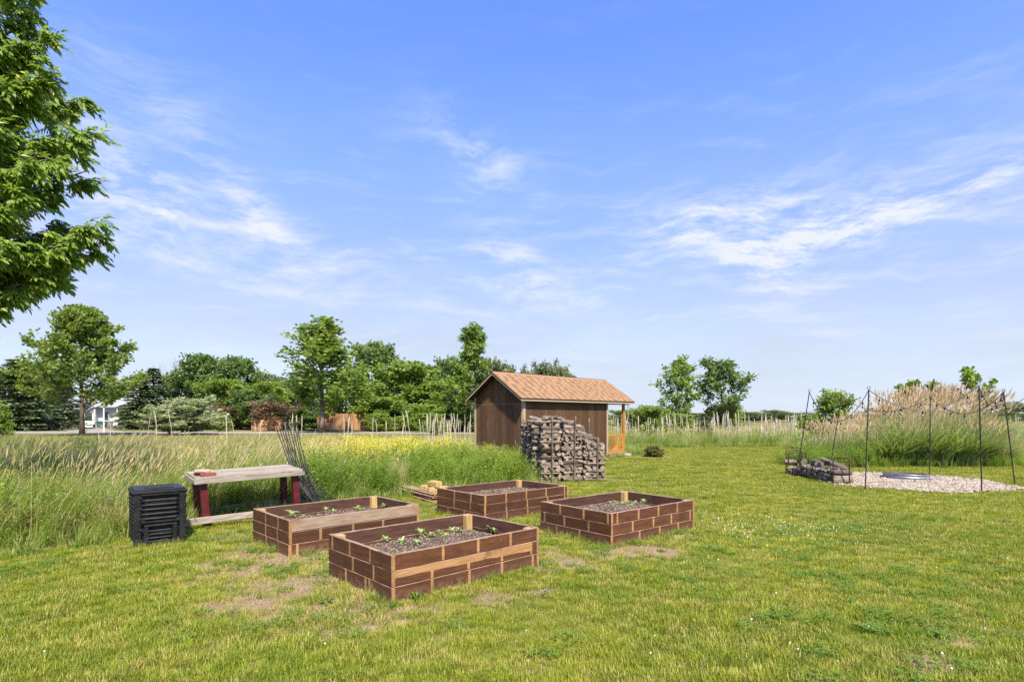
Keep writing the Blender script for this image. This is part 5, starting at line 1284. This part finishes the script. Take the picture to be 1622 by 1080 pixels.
# ------------------------------------------------------------------ scattered plants
def blades(rg, n, rad, h0, h1, w, seg=3, bend=.35, windx=.15, tint=(0, 1), head=0.0, hw=.008, wob=0.0):
    V = []; T = []
    for _ in range(n):
        a = rg.uniform(0, 6.283); r = rad * math.sqrt(rg.random()); base = np.array([math.cos(a) * r, math.sin(a) * r, -.005]); h = rg.uniform(h0, h1)
        da = a + rg.normal(0, .9); out = np.array([math.cos(da), math.sin(da), 0]) * bend * rg.uniform(.2, 1.2) + np.array([windx, 0, 0]) * rg.uniform(.4, 1.4)
        sd = np.array([-math.sin(da + wob), math.cos(da + wob), 0]); tt = rg.uniform(*tint); pts = []
        for i in range(seg + 1):
            t = i / seg; pts.append(base + np.array([0, 0, h * (t - .22 * np.linalg.norm(out) * t * t)]) + out * h * t * t)
        for i in range(seg):
            w0 = w * (1 - (i / seg) ** 1.6) + w * .08; w1 = w * (1 - ((i + 1) / seg) ** 1.6) + w * .04
            V += [pts[i] - sd * w0, pts[i] + sd * w0, pts[i + 1] + sd * w1, pts[i + 1] - sd * w1]; T.append(tt)
        if head:
            d = pts[-1] - pts[-2]; d /= np.linalg.norm(d); p = pts[-1] - d * head * h * .2; e_ = p + d * head * h
            for s in (sd, np.array([sd[1], -sd[0], 0.2])):
                V += [p, p + d * head * h * .4 + s * hw, e_, p + d * head * h * .4 - s * hw]; T.append(tt)
    return np.array(V), np.array(T)
def forbs(rg, stems, rad, h0, h1, leaves, ll, lw, flower=0):
    V = []; T = []; FV = []
    for _ in range(stems):
        a = rg.uniform(0, 6.283); r = rad * math.sqrt(rg.random()); b0 = np.array([math.cos(a) * r, math.sin(a) * r, 0]); h = rg.uniform(h0, h1); tip = b0 + np.array([rg.normal(.06, .07), rg.normal(0, .07), h])
        sd = np.array([.0025, 0, 0]); V += [b0 - sd, b0 + sd, tip + sd * .5, tip - sd * .5]; T.append(.3); ct = rg.uniform(-.15, .15)
        for k in range(leaves):
            t = .12 + .88 * (k + rg.random()) / leaves; p = b0 + (tip - b0) * t; la = k * 2.4 + rg.normal(0, .4); e_ = rg.uniform(-.1, .9)
            d = np.array([math.cos(la) * math.cos(e_), math.sin(la) * math.cos(e_), math.sin(e_)]); s = np.array([-math.sin(la), math.cos(la), rg.normal(0, .3)]); l = ll * rg.uniform(.6, 1.2) * (1.15 - .55 * t)
            V += [p, p + d * l * .5 + s * lw * l + np.array([0, 0, .1 * l]), p + d * l - np.array([0, 0, .15 * l]), p + d * l * .5 - s * lw * l + np.array([0, 0, .1 * l])]; T.append(np.clip(.35 + ct + .3 * t + rg.normal(0, .15), 0, 1))
        for k in range(flower):
            p = tip + rg.normal(0, 1, 3) * np.array([.05, .05, .06]) - np.array([0, 0, .03]); n1 = unit(rg.normal(0, 1, (1, 3)))[0]; n2 = np.cross(n1, [0, 0, 1.]); n2 /= np.linalg.norm(n2) + 1e-9; s_ = .010
            FV += [p - n1 * s_, p + n2 * s_, p + n1 * s_, p - n2 * s_]
    return np.array(V), np.array(T), np.array(FV)
def joined(name, parts):
    """parts: (V quads, tint, material)"""
    V = np.concatenate([p[0].reshape(-1, 3) for p in parts if len(p[0])]); T = np.concatenate([np.asarray(p[1], float) for p in parts if len(p[0])])
    mats = [p[2] for p in parts if len(p[0])]; me = quads_mesh(name, V, T, mats)
    mi = np.concatenate([np.full(len(p[0].reshape(-1, 3)) // 4, i, np.int32) for i, p in enumerate([q for q in parts if len(q[0])])]); me.polygons.foreach_set('material_index', mi); return me
def scatter(name, label, meshes, x, y, z, rz, sc, pick, tilt=None, kind='stuff'):
    """one object that draws the given tuft meshes at the points"""
    n = len(x); me = bpy.data.meshes.new(name + '_points'); me.vertices.add(n)
    me.vertices.foreach_set('co', np.stack([x, y, np.broadcast_to(z, (n,))], 1).astype(np.float32).ravel())
    rot = np.zeros((n, 3), np.float32); rot[:, 2] = rz
    if tilt is not None: rot[:, 0] = tilt[:, 0]; rot[:, 1] = tilt[:, 1]
    a = me.attributes.new('rot', 'FLOAT_VECTOR', 'POINT'); a.data.foreach_set('vector', rot.ravel())
    a = me.attributes.new('sc', 'FLOAT', 'POINT'); a.data.foreach_set('value', np.broadcast_to(sc, (n,)).astype(np.float32))
    a = me.attributes.new('pick', 'INT', 'POINT'); a.data.foreach_set('value', pick.astype(np.int32))
    me.update(); o = link(name, me)
    col = bpy.data.collections.new(name + '_source')
    for k, m in enumerate(meshes):
        s = bpy.data.objects.new('%s_source_%02d' % (name, k), m); col.objects.link(s)
    ng = bpy.data.node_groups.new(name + '_scatter', 'GeometryNodeTree')
    ng.interface.new_socket('Geometry', in_out='INPUT', socket_type='NodeSocketGeometry'); ng.interface.new_socket('Geometry', in_out='OUTPUT', socket_type='NodeSocketGeometry')
    N = ng.nodes; gi = N.new('NodeGroupInput'); go = N.new('NodeGroupOutput'); ci = N.new('GeometryNodeCollectionInfo'); ci.inputs['Collection'].default_value = col
    ci.inputs['Separate Children'].default_value = True; ci.inputs['Reset Children'].default_value = True
    ip = N.new('GeometryNodeInstanceOnPoints'); ip.inputs['Pick Instance'].default_value = True
    def attr(nm, dt):
        q = N.new('GeometryNodeInputNamedAttribute'); q.data_type = dt; q.inputs['Name'].default_value = nm; return [s for s in q.outputs if s.enabled][0]
    er = N.new('FunctionNodeEulerToRotation'); L_ = ng.links
    L_.new(gi.outputs[0], ip.inputs['Points']); L_.new(ci.outputs[0], ip.inputs['Instance']); L_.new(attr('pick', 'INT'), ip.inputs['Instance Index'])
    L_.new(attr('rot', 'FLOAT_VECTOR'), er.inputs[0]); L_.new(er.outputs[0], ip.inputs['Rotation']); L_.new(attr('sc', 'FLOAT'), ip.inputs['Scale']); L_.new(ip.outputs[0], go.inputs[0])
    md = o.modifiers.new('scatter', 'NODES'); md.node_group = ng
    return tag(o, label, None, None, kind)
def sample_view(n_per, y0, y1, margin=1.5, xr=None):
    """points in the strip of ground seen by the camera between two distances"""
    hw = .92 * y1 + margin; n = int(n_per * 2 * hw * (y1 - y0)); x = nrg.uniform(-hw, hw, n); y = nrg.uniform(y0, y1, n)
    k = np.abs(x) < .92 * y + margin; return x[k], y[k]
def lawn_ok(x, y, g=.0): return inside(x, y, LAWN) & ~blocked(x, y, g)

# lawn
LB = [quads_mesh('lawn_tuft', *blades(nrg, 58, .085, .018, .058, .0024, 2, .6, .02), [M['blade']]) for _ in range(5)]
LF = [quads_mesh('lawn_patch', *blades(nrg, 110, .20, .025, .055, .0042, 1, .5, .02), [M['blade']]) for _ in range(4)]
X = []; Yv = []; S = []
for (y0, y1, dn) in ((2.4, 4, 330), (4, 6, 250), (6, 8.5, 160), (8.5, 12, 90)):
    x, y = sample_view(dn, y0, y1, .6); k = lawn_ok(x, y); x, y = x[k], y[k]
    k = nrg.random(len(x)) > bare(x, y) * 1.0 - .1; X.append(x[k]); Yv.append(y[k]); S.append(nrg.uniform(.65, 1.2, k.sum()) * (.75 + .6 * fbm(x[k], y[k], 1.3)) * (1 + .03 * (y[k] - 5)))
X = np.concatenate(X); Yv = np.concatenate(Yv); S = np.concatenate(S); n = len(X)
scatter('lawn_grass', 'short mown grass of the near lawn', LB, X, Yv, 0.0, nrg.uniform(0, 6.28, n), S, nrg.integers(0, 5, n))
X = []; Yv = []
for (y0, y1, dn) in ((12, 17, 34), (17, 24, 20), (24, 34, 11)):
    x, y = sample_view(dn, y0, y1, .6); k = lawn_ok(x, y); X.append(x[k]); Yv.append(y[k])
X = np.concatenate(X); Yv = np.concatenate(Yv); n = len(X)
k = nrg.random(n) > bare(X, Yv) * .9; X, Yv = X[k], Yv[k]; n = len(X)
scatter('far_lawn_grass', 'short mown grass of the far lawn', LF, X, Yv, 0.0, nrg.uniform(0, 6.28, n), nrg.uniform(.8, 1.3, n) * (.7 + .7 * fbm(X, Yv, .8)), nrg.integers(0, 4, n))
# broad-leaved weeds and clover in the lawn
def clover_patch(rg, n, rad, ll): 
    V = []; T = []
    for _ in range(n):
        a = rg.uniform(0, 6.28); r = rad * math.sqrt(rg.random()); c = np.array([math.cos(a) * r, math.sin(a) * r, rg.uniform(.015, .05)]); tt = rg.random()
        for q in range(3):
            e_ = a + q * 2.09 + rg.normal(0, .2); d = np.array([math.cos(e_), math.sin(e_), rg.uniform(.1, .5)]) * ll; s = np.array([-math.sin(e_), math.cos(e_), 0]) * ll * .42
            V += [c, c + d * .6 + s, c + d, c + d * .6 - s]; T.append(tt)
    return np.array(V), np.array(T)
CL = [quads_mesh('clover_patch', *clover_patch(nrg, 46, .10, .014), [M['weedleaf']]) for _ in range(3)]
for _ in range(2):
    V, t = rosette(rnd, 14, .10, .35, .16); CL.append(quads_mesh('weed_rosette', V, t, [M['weedleaf']]))
x, y = sample_view(26, 2.5, 13); w = fbm(x, y, .75); w2 = fbm(x + 40, y, 2.4)
cz = np.exp(-(((x - 3.6) / 1.3) ** 2 + ((y - 7.9) / .9) ** 2))
k = lawn_ok(x, y) & (nrg.random(len(x)) < np.clip((w - .52) * 3 + (w2 - .55) * 3, 0, .8) * .75 + cz * .5 + bare(x, y) * .45); x, y = x[k], y[k]; n = len(x)
pk = np.where(nrg.random(n) < .86, nrg.integers(0, 3, n), nrg.integers(3, 5, n)); scatter('lawn_weeds', 'clover leaves and flat weeds growing in the lawn', CL, x, y, .004, nrg.uniform(0, 6.28, n), nrg.uniform(.7, 1.25, n), pk)
fb = MB(); fb.lathe([(.001, .030), (.0065, .033), (.008, .039), (.0055, .045), (.001, .047)], 6); fb.box(-.0007, .0007, -.0007, .0007, 0, .03)
FL = [fb.mesh('clover_flower', [M['clover']])]
cx = [nrg.normal(3.75, .80, 260), nrg.normal(2.9, .6, 40), nrg.uniform(-4, 6, 40), nrg.uniform(1, 3, 8)]; cy = [nrg.normal(8.05, .52, 260), nrg.normal(8.8, .5, 40), nrg.uniform(3.4, 9, 40), nrg.uniform(3.5, 4.3, 8)]
x = np.concatenate(cx); y = np.concatenate(cy); k = lawn_ok(x, y, .05); x, y = x[k], y[k]; n = len(x)
scatter('clover_flowers', 'tiny white clover flowers dotted over the lawn', FL, x, y, .0, nrg.uniform(0, 6.28, n), nrg.uniform(.5, .9, n), np.zeros(n, int))
# straw litter on worn ground and a thin scatter everywhere
LT = [quads_mesh('litter', *blades(nrg, 16, .07, .02, .06, .0022, 1, 3.2, .0, wob=.6), [M['litter']]) for _ in range(3)]
x, y = sample_view(70, 2.6, 13); bb_ = bare(x, y); k = lawn_ok(x, y) & (nrg.random(len(x)) < bb_ * 1.5 + .05 + .25 * (fbm(x, y, 1.7) > .60)); x, y = x[k], y[k]; n = len(x)
scatter('straw_litter', 'dry straw and clippings lying on worn patches of the lawn', LT, x, y, .0, nrg.uniform(0, 6.28, n), nrg.uniform(.7, 1.2, n), nrg.integers(0, 3, n))
# river stones of the fire pit circle
def stone(rg):
    b = MB(); b.lathe([(.001, -.014), (.022, -.008), (.030, .002), (.022, .013), (.001, .017)], 7); b.v = [(x * rg.uniform(.8, 1.25), y * rg.uniform(.6, 1.0), z * rg.uniform(.8, 1.2)) for x, y, z in b.v]; b.t = [rg.random()] * len(b.v); return b.mesh('stone', [M['stone']])
STN = [stone(rnd) for _ in range(8)]
n = 11000; a = nrg.uniform(0, 6.283, n); r = np.sqrt(nrg.random(n)) * (GRAVEL_R + .06 + np.abs(nrg.normal(0, .10, n)) * (nrg.random(n) < .25) + .12 * np.sin(6 * a)); x = GRAVEL_C[0] + r * np.cos(a); y = GRAVEL_C[1] + r * np.sin(a); k = (np.hypot(x - 10.07, y - 14.4) > .52) & ~((r > GRAVEL_R - .15) & (nrg.random(n) < .6)); x, y = x[k], y[k]; n = len(x)
scatter('gravel_stones', 'pink and white river stones of the round fire pit bed', STN, x, y, .02 + nrg.uniform(-.004, .014, n), nrg.uniform(0, 6.28, n), nrg.uniform(.7, 1.45, n), nrg.integers(0, 8, n), nrg.normal(0, .35, (n, 2)))

# meadow
def hmax(y): return np.clip((1.6 - .0305 * y) * .80, .14, 1.0)
def meadow(x, y):
    left = (x < wx(760, y) + .0 * y) & (y < 54) | ((x < 5) & (y < 24))
    right = (y > 28.6) & (y < 62) & (x > 5)
    return (left | right) & ~inside(x, y, LAWN) & ~blocked(x, y, .03)
TG = [quads_mesh('tall_tuft', *blades(nrg, 34, .16, .40, .95, .0050, 4, .8, .85), [M['tall']]), quads_mesh('tall_tuft', *blades(nrg, 26, .16, .30, .75, .0065, 4, 1.0, .2), [M['tall']])] + [quads_mesh('tall_tuft', *blades(nrg, 40, .14, .42, .92, .0052, 4, .42, .34), [M['tall']]) for _ in range(5)]
TN = [quads_mesh('seed_tuft', *blades(nrg, 14, .15, .55, 1.05, .0022, 4, .6, .75, head=.16, hw=.007), [M['tan']])] + [quads_mesh('seed_tuft', *blades(nrg, 12, .13, .66, 1.06, .0022, 3, .26, .34, head=.20, hw=.0075), [M['tan']]) for _ in range(4)]
FO = []
for _ in range(5):
    V, t, f_ = forbs(nrg, 7, .16, .42, .80, 20, .085, .22); FO.append(quads_mesh('forb', V, t, [M['forb']]))
MU = []
for _ in range(4):
    V, t, f_ = forbs(nrg, 7, .15, .62, .98, 13, .07, .16, 26); MU.append(joined('mustard', [(V, t, M['forb']), (f_, np.ones(len(f_) // 4) * .6, M['yellow'])]))
def zone(x, y, c): return sum(np.exp(-(((x - a) / ra) ** 2 + ((y - b_) / rb) ** 2)) * w for a, b_, ra, rb, w in c)
Z_FORB = [(-.6, 14.2, 1.8, 1.9, 1.2), (-1.8, 13.2, 1.0, 1.2, .9), (-3.0, 12.6, 1.2, 1.6, .8), (-1.2, 17.5, 2.2, 2.5, .7), (-9.2, 8.4, .8, .9, .6), (-6.2, 7.3, .7, .6, .7), (-3.6, 11.0, .7, .8, .7), (-7.6, 9.5, .7, 1.0, .5)]
Z_YEL = [(-3.9, 15.6, 1.5, 2.0, 1.2), (-4.6, 19, 2.0, 3, .5), (-2.2, 18.0, 1.0, 2.2, .35), (-6.0, 24, 3, 3, .25), (-1.0, 15.5, .8, .8, .2), (-8.9, 11.2, .35, .35, .8)]
Z_TAN = [(-8.6, 12.0, 3.2, 2.4, 1.1), (-7.0, 8.8, 1.0, .9, .8), (-9, 18, 6, 4, .7), (-5.6, 7.6, .45, .4, .9), (-4.8, 16, 1.0, 3, .4), (-2.9, 12.2, .22, .4, .6), (-10.0, 7.6, 1.2, .5, .4), (-1.9, 20.5, 2.5, 1.5, .7)]
far = [(4, 11, 20.0), (11, 18, 12.5), (18, 27, 7.0), (27, 40, 4.0), (40, 54, 3.0)]
def place(name, label, meshes, dens, pf, smin=.75, smax=1.15, ymax=54, grow=True, rzr=.7):
    X = []; Yv = []
    for (y0, y1, dn) in far:
        if y0 >= ymax: break
        x, y = sample_view(dn * dens, y0, y1, 1.5); k = meadow(x, y) & (nrg.random(len(x)) < pf(x, y)); X.append(x[k]); Yv.append(y[k])
    X = np.concatenate(X); Yv = np.concatenate(Yv); n = len(X)
    H = np.where((X > 5) & (Yv > 28), .62 + .35 * fbm(X, Yv, .3), hmax(Yv)) / 1.0
    edge = np.zeros(n)
    for q in range(8): edge += inside(X + .35 * math.cos(q * .785), Yv + .35 * math.sin(q * .785), LAWN)
    H = H * np.where(edge > 0, .55 + .1 * nrg.random(n), 1.0) * (.72 + .5 * fbm(X, Yv, .55))
    return scatter(name, label, meshes, X, Yv, 0.0, nrg.uniform(-rzr, rzr, n), H * nrg.uniform(smin, smax, n) * (1 + np.maximum(0, Yv - 22) * .004), nrg.integers(0, len(meshes), n))
mix_ = lambda x, y: fbm(x, y, .35)
place('meadow_grass', 'tall green grass of the unmown meadow', TG, 1.25, lambda x, y: np.clip(1.0 - .75 * zone(x, y, Z_FORB) - .35 * zone(x, y, Z_YEL), .12, 1))
place('dry_meadow_grass', 'pale tan seeding grass standing in the meadow', TN, 1.1, lambda x, y: np.clip(.05 + .75 * zone(x, y, Z_TAN) * np.clip(fbm(x, y, .7) * 2.4 - .75, 0, 1) + 1.0 * np.clip(mix_(x, y) - .52, 0, 1) * (1 - zone(x, y, Z_FORB)) + .25 * (y > 28) , 0, 1) * (1 - .8 * np.clip(zone(x, y, Z_FORB), 0, 1)), .8, 1.2)
place('leafy_weeds', 'fresh green leafy weeds in the meadow beside the woodpile', FO, 1.25, lambda x, y: np.clip(.07 + 1.15 * zone(x, y, Z_FORB) + .25 * zone(x, y, Z_YEL) + .25 * ((x > 5) & (y < 33)), 0, 1), .8, 1.25)
place('yellow_wildflowers', 'yellow mustard flowers in the meadow left of the shed', MU, .95, lambda x, y: np.clip(.95 * zone(x, y, Z_YEL) + .03 * ((x > 5) & (y > 30)), 0, 1), .85, 1.2)
# low green fringe where the meadow meets the lawn
FR = [quads_mesh('fringe', *blades(nrg, 40, .12, .12, .32, .0050, 3, .75, .08), [M['tall']]) for _ in range(4)]
X = []; Yv = []
x, y = sample_view(26, 5.6, 31, 1.0); ein = np.zeros(len(x)); 
for q in range(8): ein += inside(x + .42 * math.cos(q * .785), y + .42 * math.sin(q * .785), LAWN)
k = (ein > 0) & (ein < 8) & ~blocked(x, y, .02) & (fbm(x, y, 1.8) > .34); x, y = x[k], y[k]; n = len(x)
scatter('fringe_grass', 'ragged low grass along the meadow edge', FR, x, y, .0, nrg.uniform(0, 6.28, n), nrg.uniform(.55, 1.15, n), nrg.integers(0, 4, n))
# tufts along the foot of beds, bin, woodpile and porch
X = []; Yv = []
for q in bed_rects(.045):
    for i in range(4):
        a, c = np.array(q[i]), np.array(q[(i + 1) % 4])
        for t in nrg.random(26): p = a + (c - a) * t + nrg.normal(0, .03, 2); X.append(p[0]); Yv.append(p[1])
for (a, c, m) in (((.68, 13.5), (2.4, 14.0), 40), ((-4.66, 6.84), (-4.15, 7.22), 16), ((1.0, 18.9), (4.1, 22.0), 60), ((7.6, 13.0), (7.62, 15.8), 30), ((4.2, 22.2), (5.3, 23.3), 10)):
    for t in nrg.random(m): X.append(a[0] + (c[0] - a[0]) * t + nrg.normal(0, .04)); Yv.append(a[1] + (c[1] - a[1]) * t + nrg.normal(0, .04))
X = np.array(X); Yv = np.array(Yv); n = len(X); k = ~blocked(X, Yv, .012) & (fbm(X, Yv, 2.7) > .45); X, Yv = X[k], Yv[k]; n = len(X)
scatter('edge_tufts', 'uncut grass tufts along the feet of the beds, bin and woodpile', FR, X, Yv, .0, nrg.uniform(0, 6.28, n), nrg.uniform(.18, .42, n), nrg.integers(0, 4, n))
b = MB()
for k in range(6):
    p = Vector((wx(845, 4.95) + rnd.uniform(-.05, .05), 4.95 + rnd.uniform(-.05, .05), .04)); a = rnd.uniform(-.5, .9)
    b.tube([p, p + Vector((math.cos(a) * .1, math.sin(a) * .1, .03)), p + Vector((math.cos(a + .4) * .2, math.sin(a + .4) * .2, .01))], [.003, .0025, .001], 4)
tag(link('fallen_twig', b.mesh('fallen_twig', [M['twig']])), 'small dry forked twig lying on the lawn right of the nearest bed', 'twig')
# fibrous dead clump behind the bed beside the board pile
V, t = blades(nrg, 130, .12, .5, .78, .0045, 4, .38, -.22); V = V.reshape(-1, 3)
tag(link('dead_grass_clump', quads_mesh('dead_grass_clump', V, t, [M['tan']]), None, (wx(636, 12.6), 12.6, 0)), 'bleached fibrous clump of dead stems leaning left of the board pile', 'dead plant')
for k, (px_, Y_, lab) in enumerate([(185, 7.8, 'flattened tan clump of dead grass immediately left of the compost bin'), (30, 7.4, 'matted straw-coloured clump at the far left edge of the meadow')]):
    V, t = blades(nrg, 240, .22, .35, .85, .0035, 4, .9, .35 if k == 0 else .5); V = V.reshape(-1, 3)
    tag(link('dead_grass_clump', quads_mesh('dead_grass_clump', V, t, [M['tan']]), None, (wx(px_, Y_), Y_, 0)), lab, 'dead plant')
# weed at the foot of the nearest bed
V, t = rosette(rnd, 10, .11, .9, .13, .02)
tag(link('weed', quads_mesh('weed', V, t, [M['weedleaf']]), None, (-.83, 4.90, .0)), 'lone leafy weed against the front board of the nearest bed', 'weed')

# ------------------------------------------------------------------ ornamental grass mass by the fire pit
def clump(seed, h, rad, n, npl, arch=1.0):
    rg = np.random.default_rng(seed)
    a = blades(rg, n, rad * .55, h * .5, h * (.95 if arch == 1 else .84), .0115, 5, .80 * arch, .18); c = blades(rg, npl, rad * .5, h * .86, h * 1.14, .003, 4, .22, .16, head=.13, hw=.010)
    return quads_mesh('grass_leaves', *a, [M['miscanthus']]), quads_mesh('grass_plumes', *c, [M['plume']])
CLM = [clump(40 + k, 1.0, .50, 400, 120) for k in range(3)] + [clump(50 + k, 1.0, .58, 520, 26, 1.5) for k in range(2)]
spots = []
for k, (px, Y, H) in enumerate([(1290, 19.6, 1.42), (1310, 20.6, 1.55), (1332, 19.4, 1.45), (1352, 20.8, 1.62), (1372, 19.6, 1.5), (1392, 21.2, 1.85), (1408, 19.0, 1.70), (1428, 20.6, 2.08), (1446, 18.8, 1.88), (1466, 20.4, 2.2), (1484, 18.7, 1.95), (1502, 20.5, 2.2),
                                (1520, 18.8, 1.9), (1540, 20.4, 2.05), (1554, 18.9, 1.65), (1568, 20.2, 1.6), (1584, 19.4, 1.15), (1600, 20.2, .85), (1415, 21.8, 2.15), (1455, 22.0, 2.35), (1495, 22.0, 2.4), (1533, 21.8, 2.2), (1340, 22, 1.75), (1375, 22, 1.9), (1560, 21.6, 1.75)]):
    r_ = thing('ornamental_grass', 'tan-plumed clump of tall ornamental grass, %s from the left in the big mass' % (tier_names[k] if k < 18 else ['nineteenth', 'twentieth', 'twenty-first', 'twenty-second', 'twenty-third', 'twenty-fourth', 'twenty-fifth'][k - 18]), 'ornamental grass', (wx(px, Y), Y, 0), rnd.uniform(-.8, .8), 'ornamental grass clumps')
    A_, B_ = CLM[k % 3] if Y > 19.3 or k % 3 == 2 else CLM[3 + k % 2]; s = H * (1.10 if 1390 < px < 1550 else (.92 if px < 1380 else .85))
    link('leaves', A_, r_, scale=(s * 1.0, s * 1.0, s * .92)); link('plumes', B_, r_, scale=(s, s, s * .96))
spots.sort()
# leafy weeds around their feet
x = nrg.uniform(9.2, 17.8, 900); y = 17.2 + 2.4 * nrg.random(900) ** .7; hh = .38 + .45 * fbm(x, y, .8); k = (y > 17.5 + .25 * np.sin(x * 1.7)) & (nrg.random(900) < np.where(x < 12.2, .85, .25 + .6 * (fbm(x, y, .9) > .52))); x, y, hh = x[k], y[k], hh[k]; n = len(x)
left = x < 11.6
scatter('clump_weeds', 'leafy green weeds round the foot of the ornamental grass', FO + TG[:2], x, y, 0.0, nrg.uniform(0, 6.28, n), (hh * .75 + .38 * left) * nrg.uniform(.7, 1.2, n), np.where(nrg.random(n) < .82, nrg.integers(0, 5, n), 5 + nrg.integers(0, 2, n)))
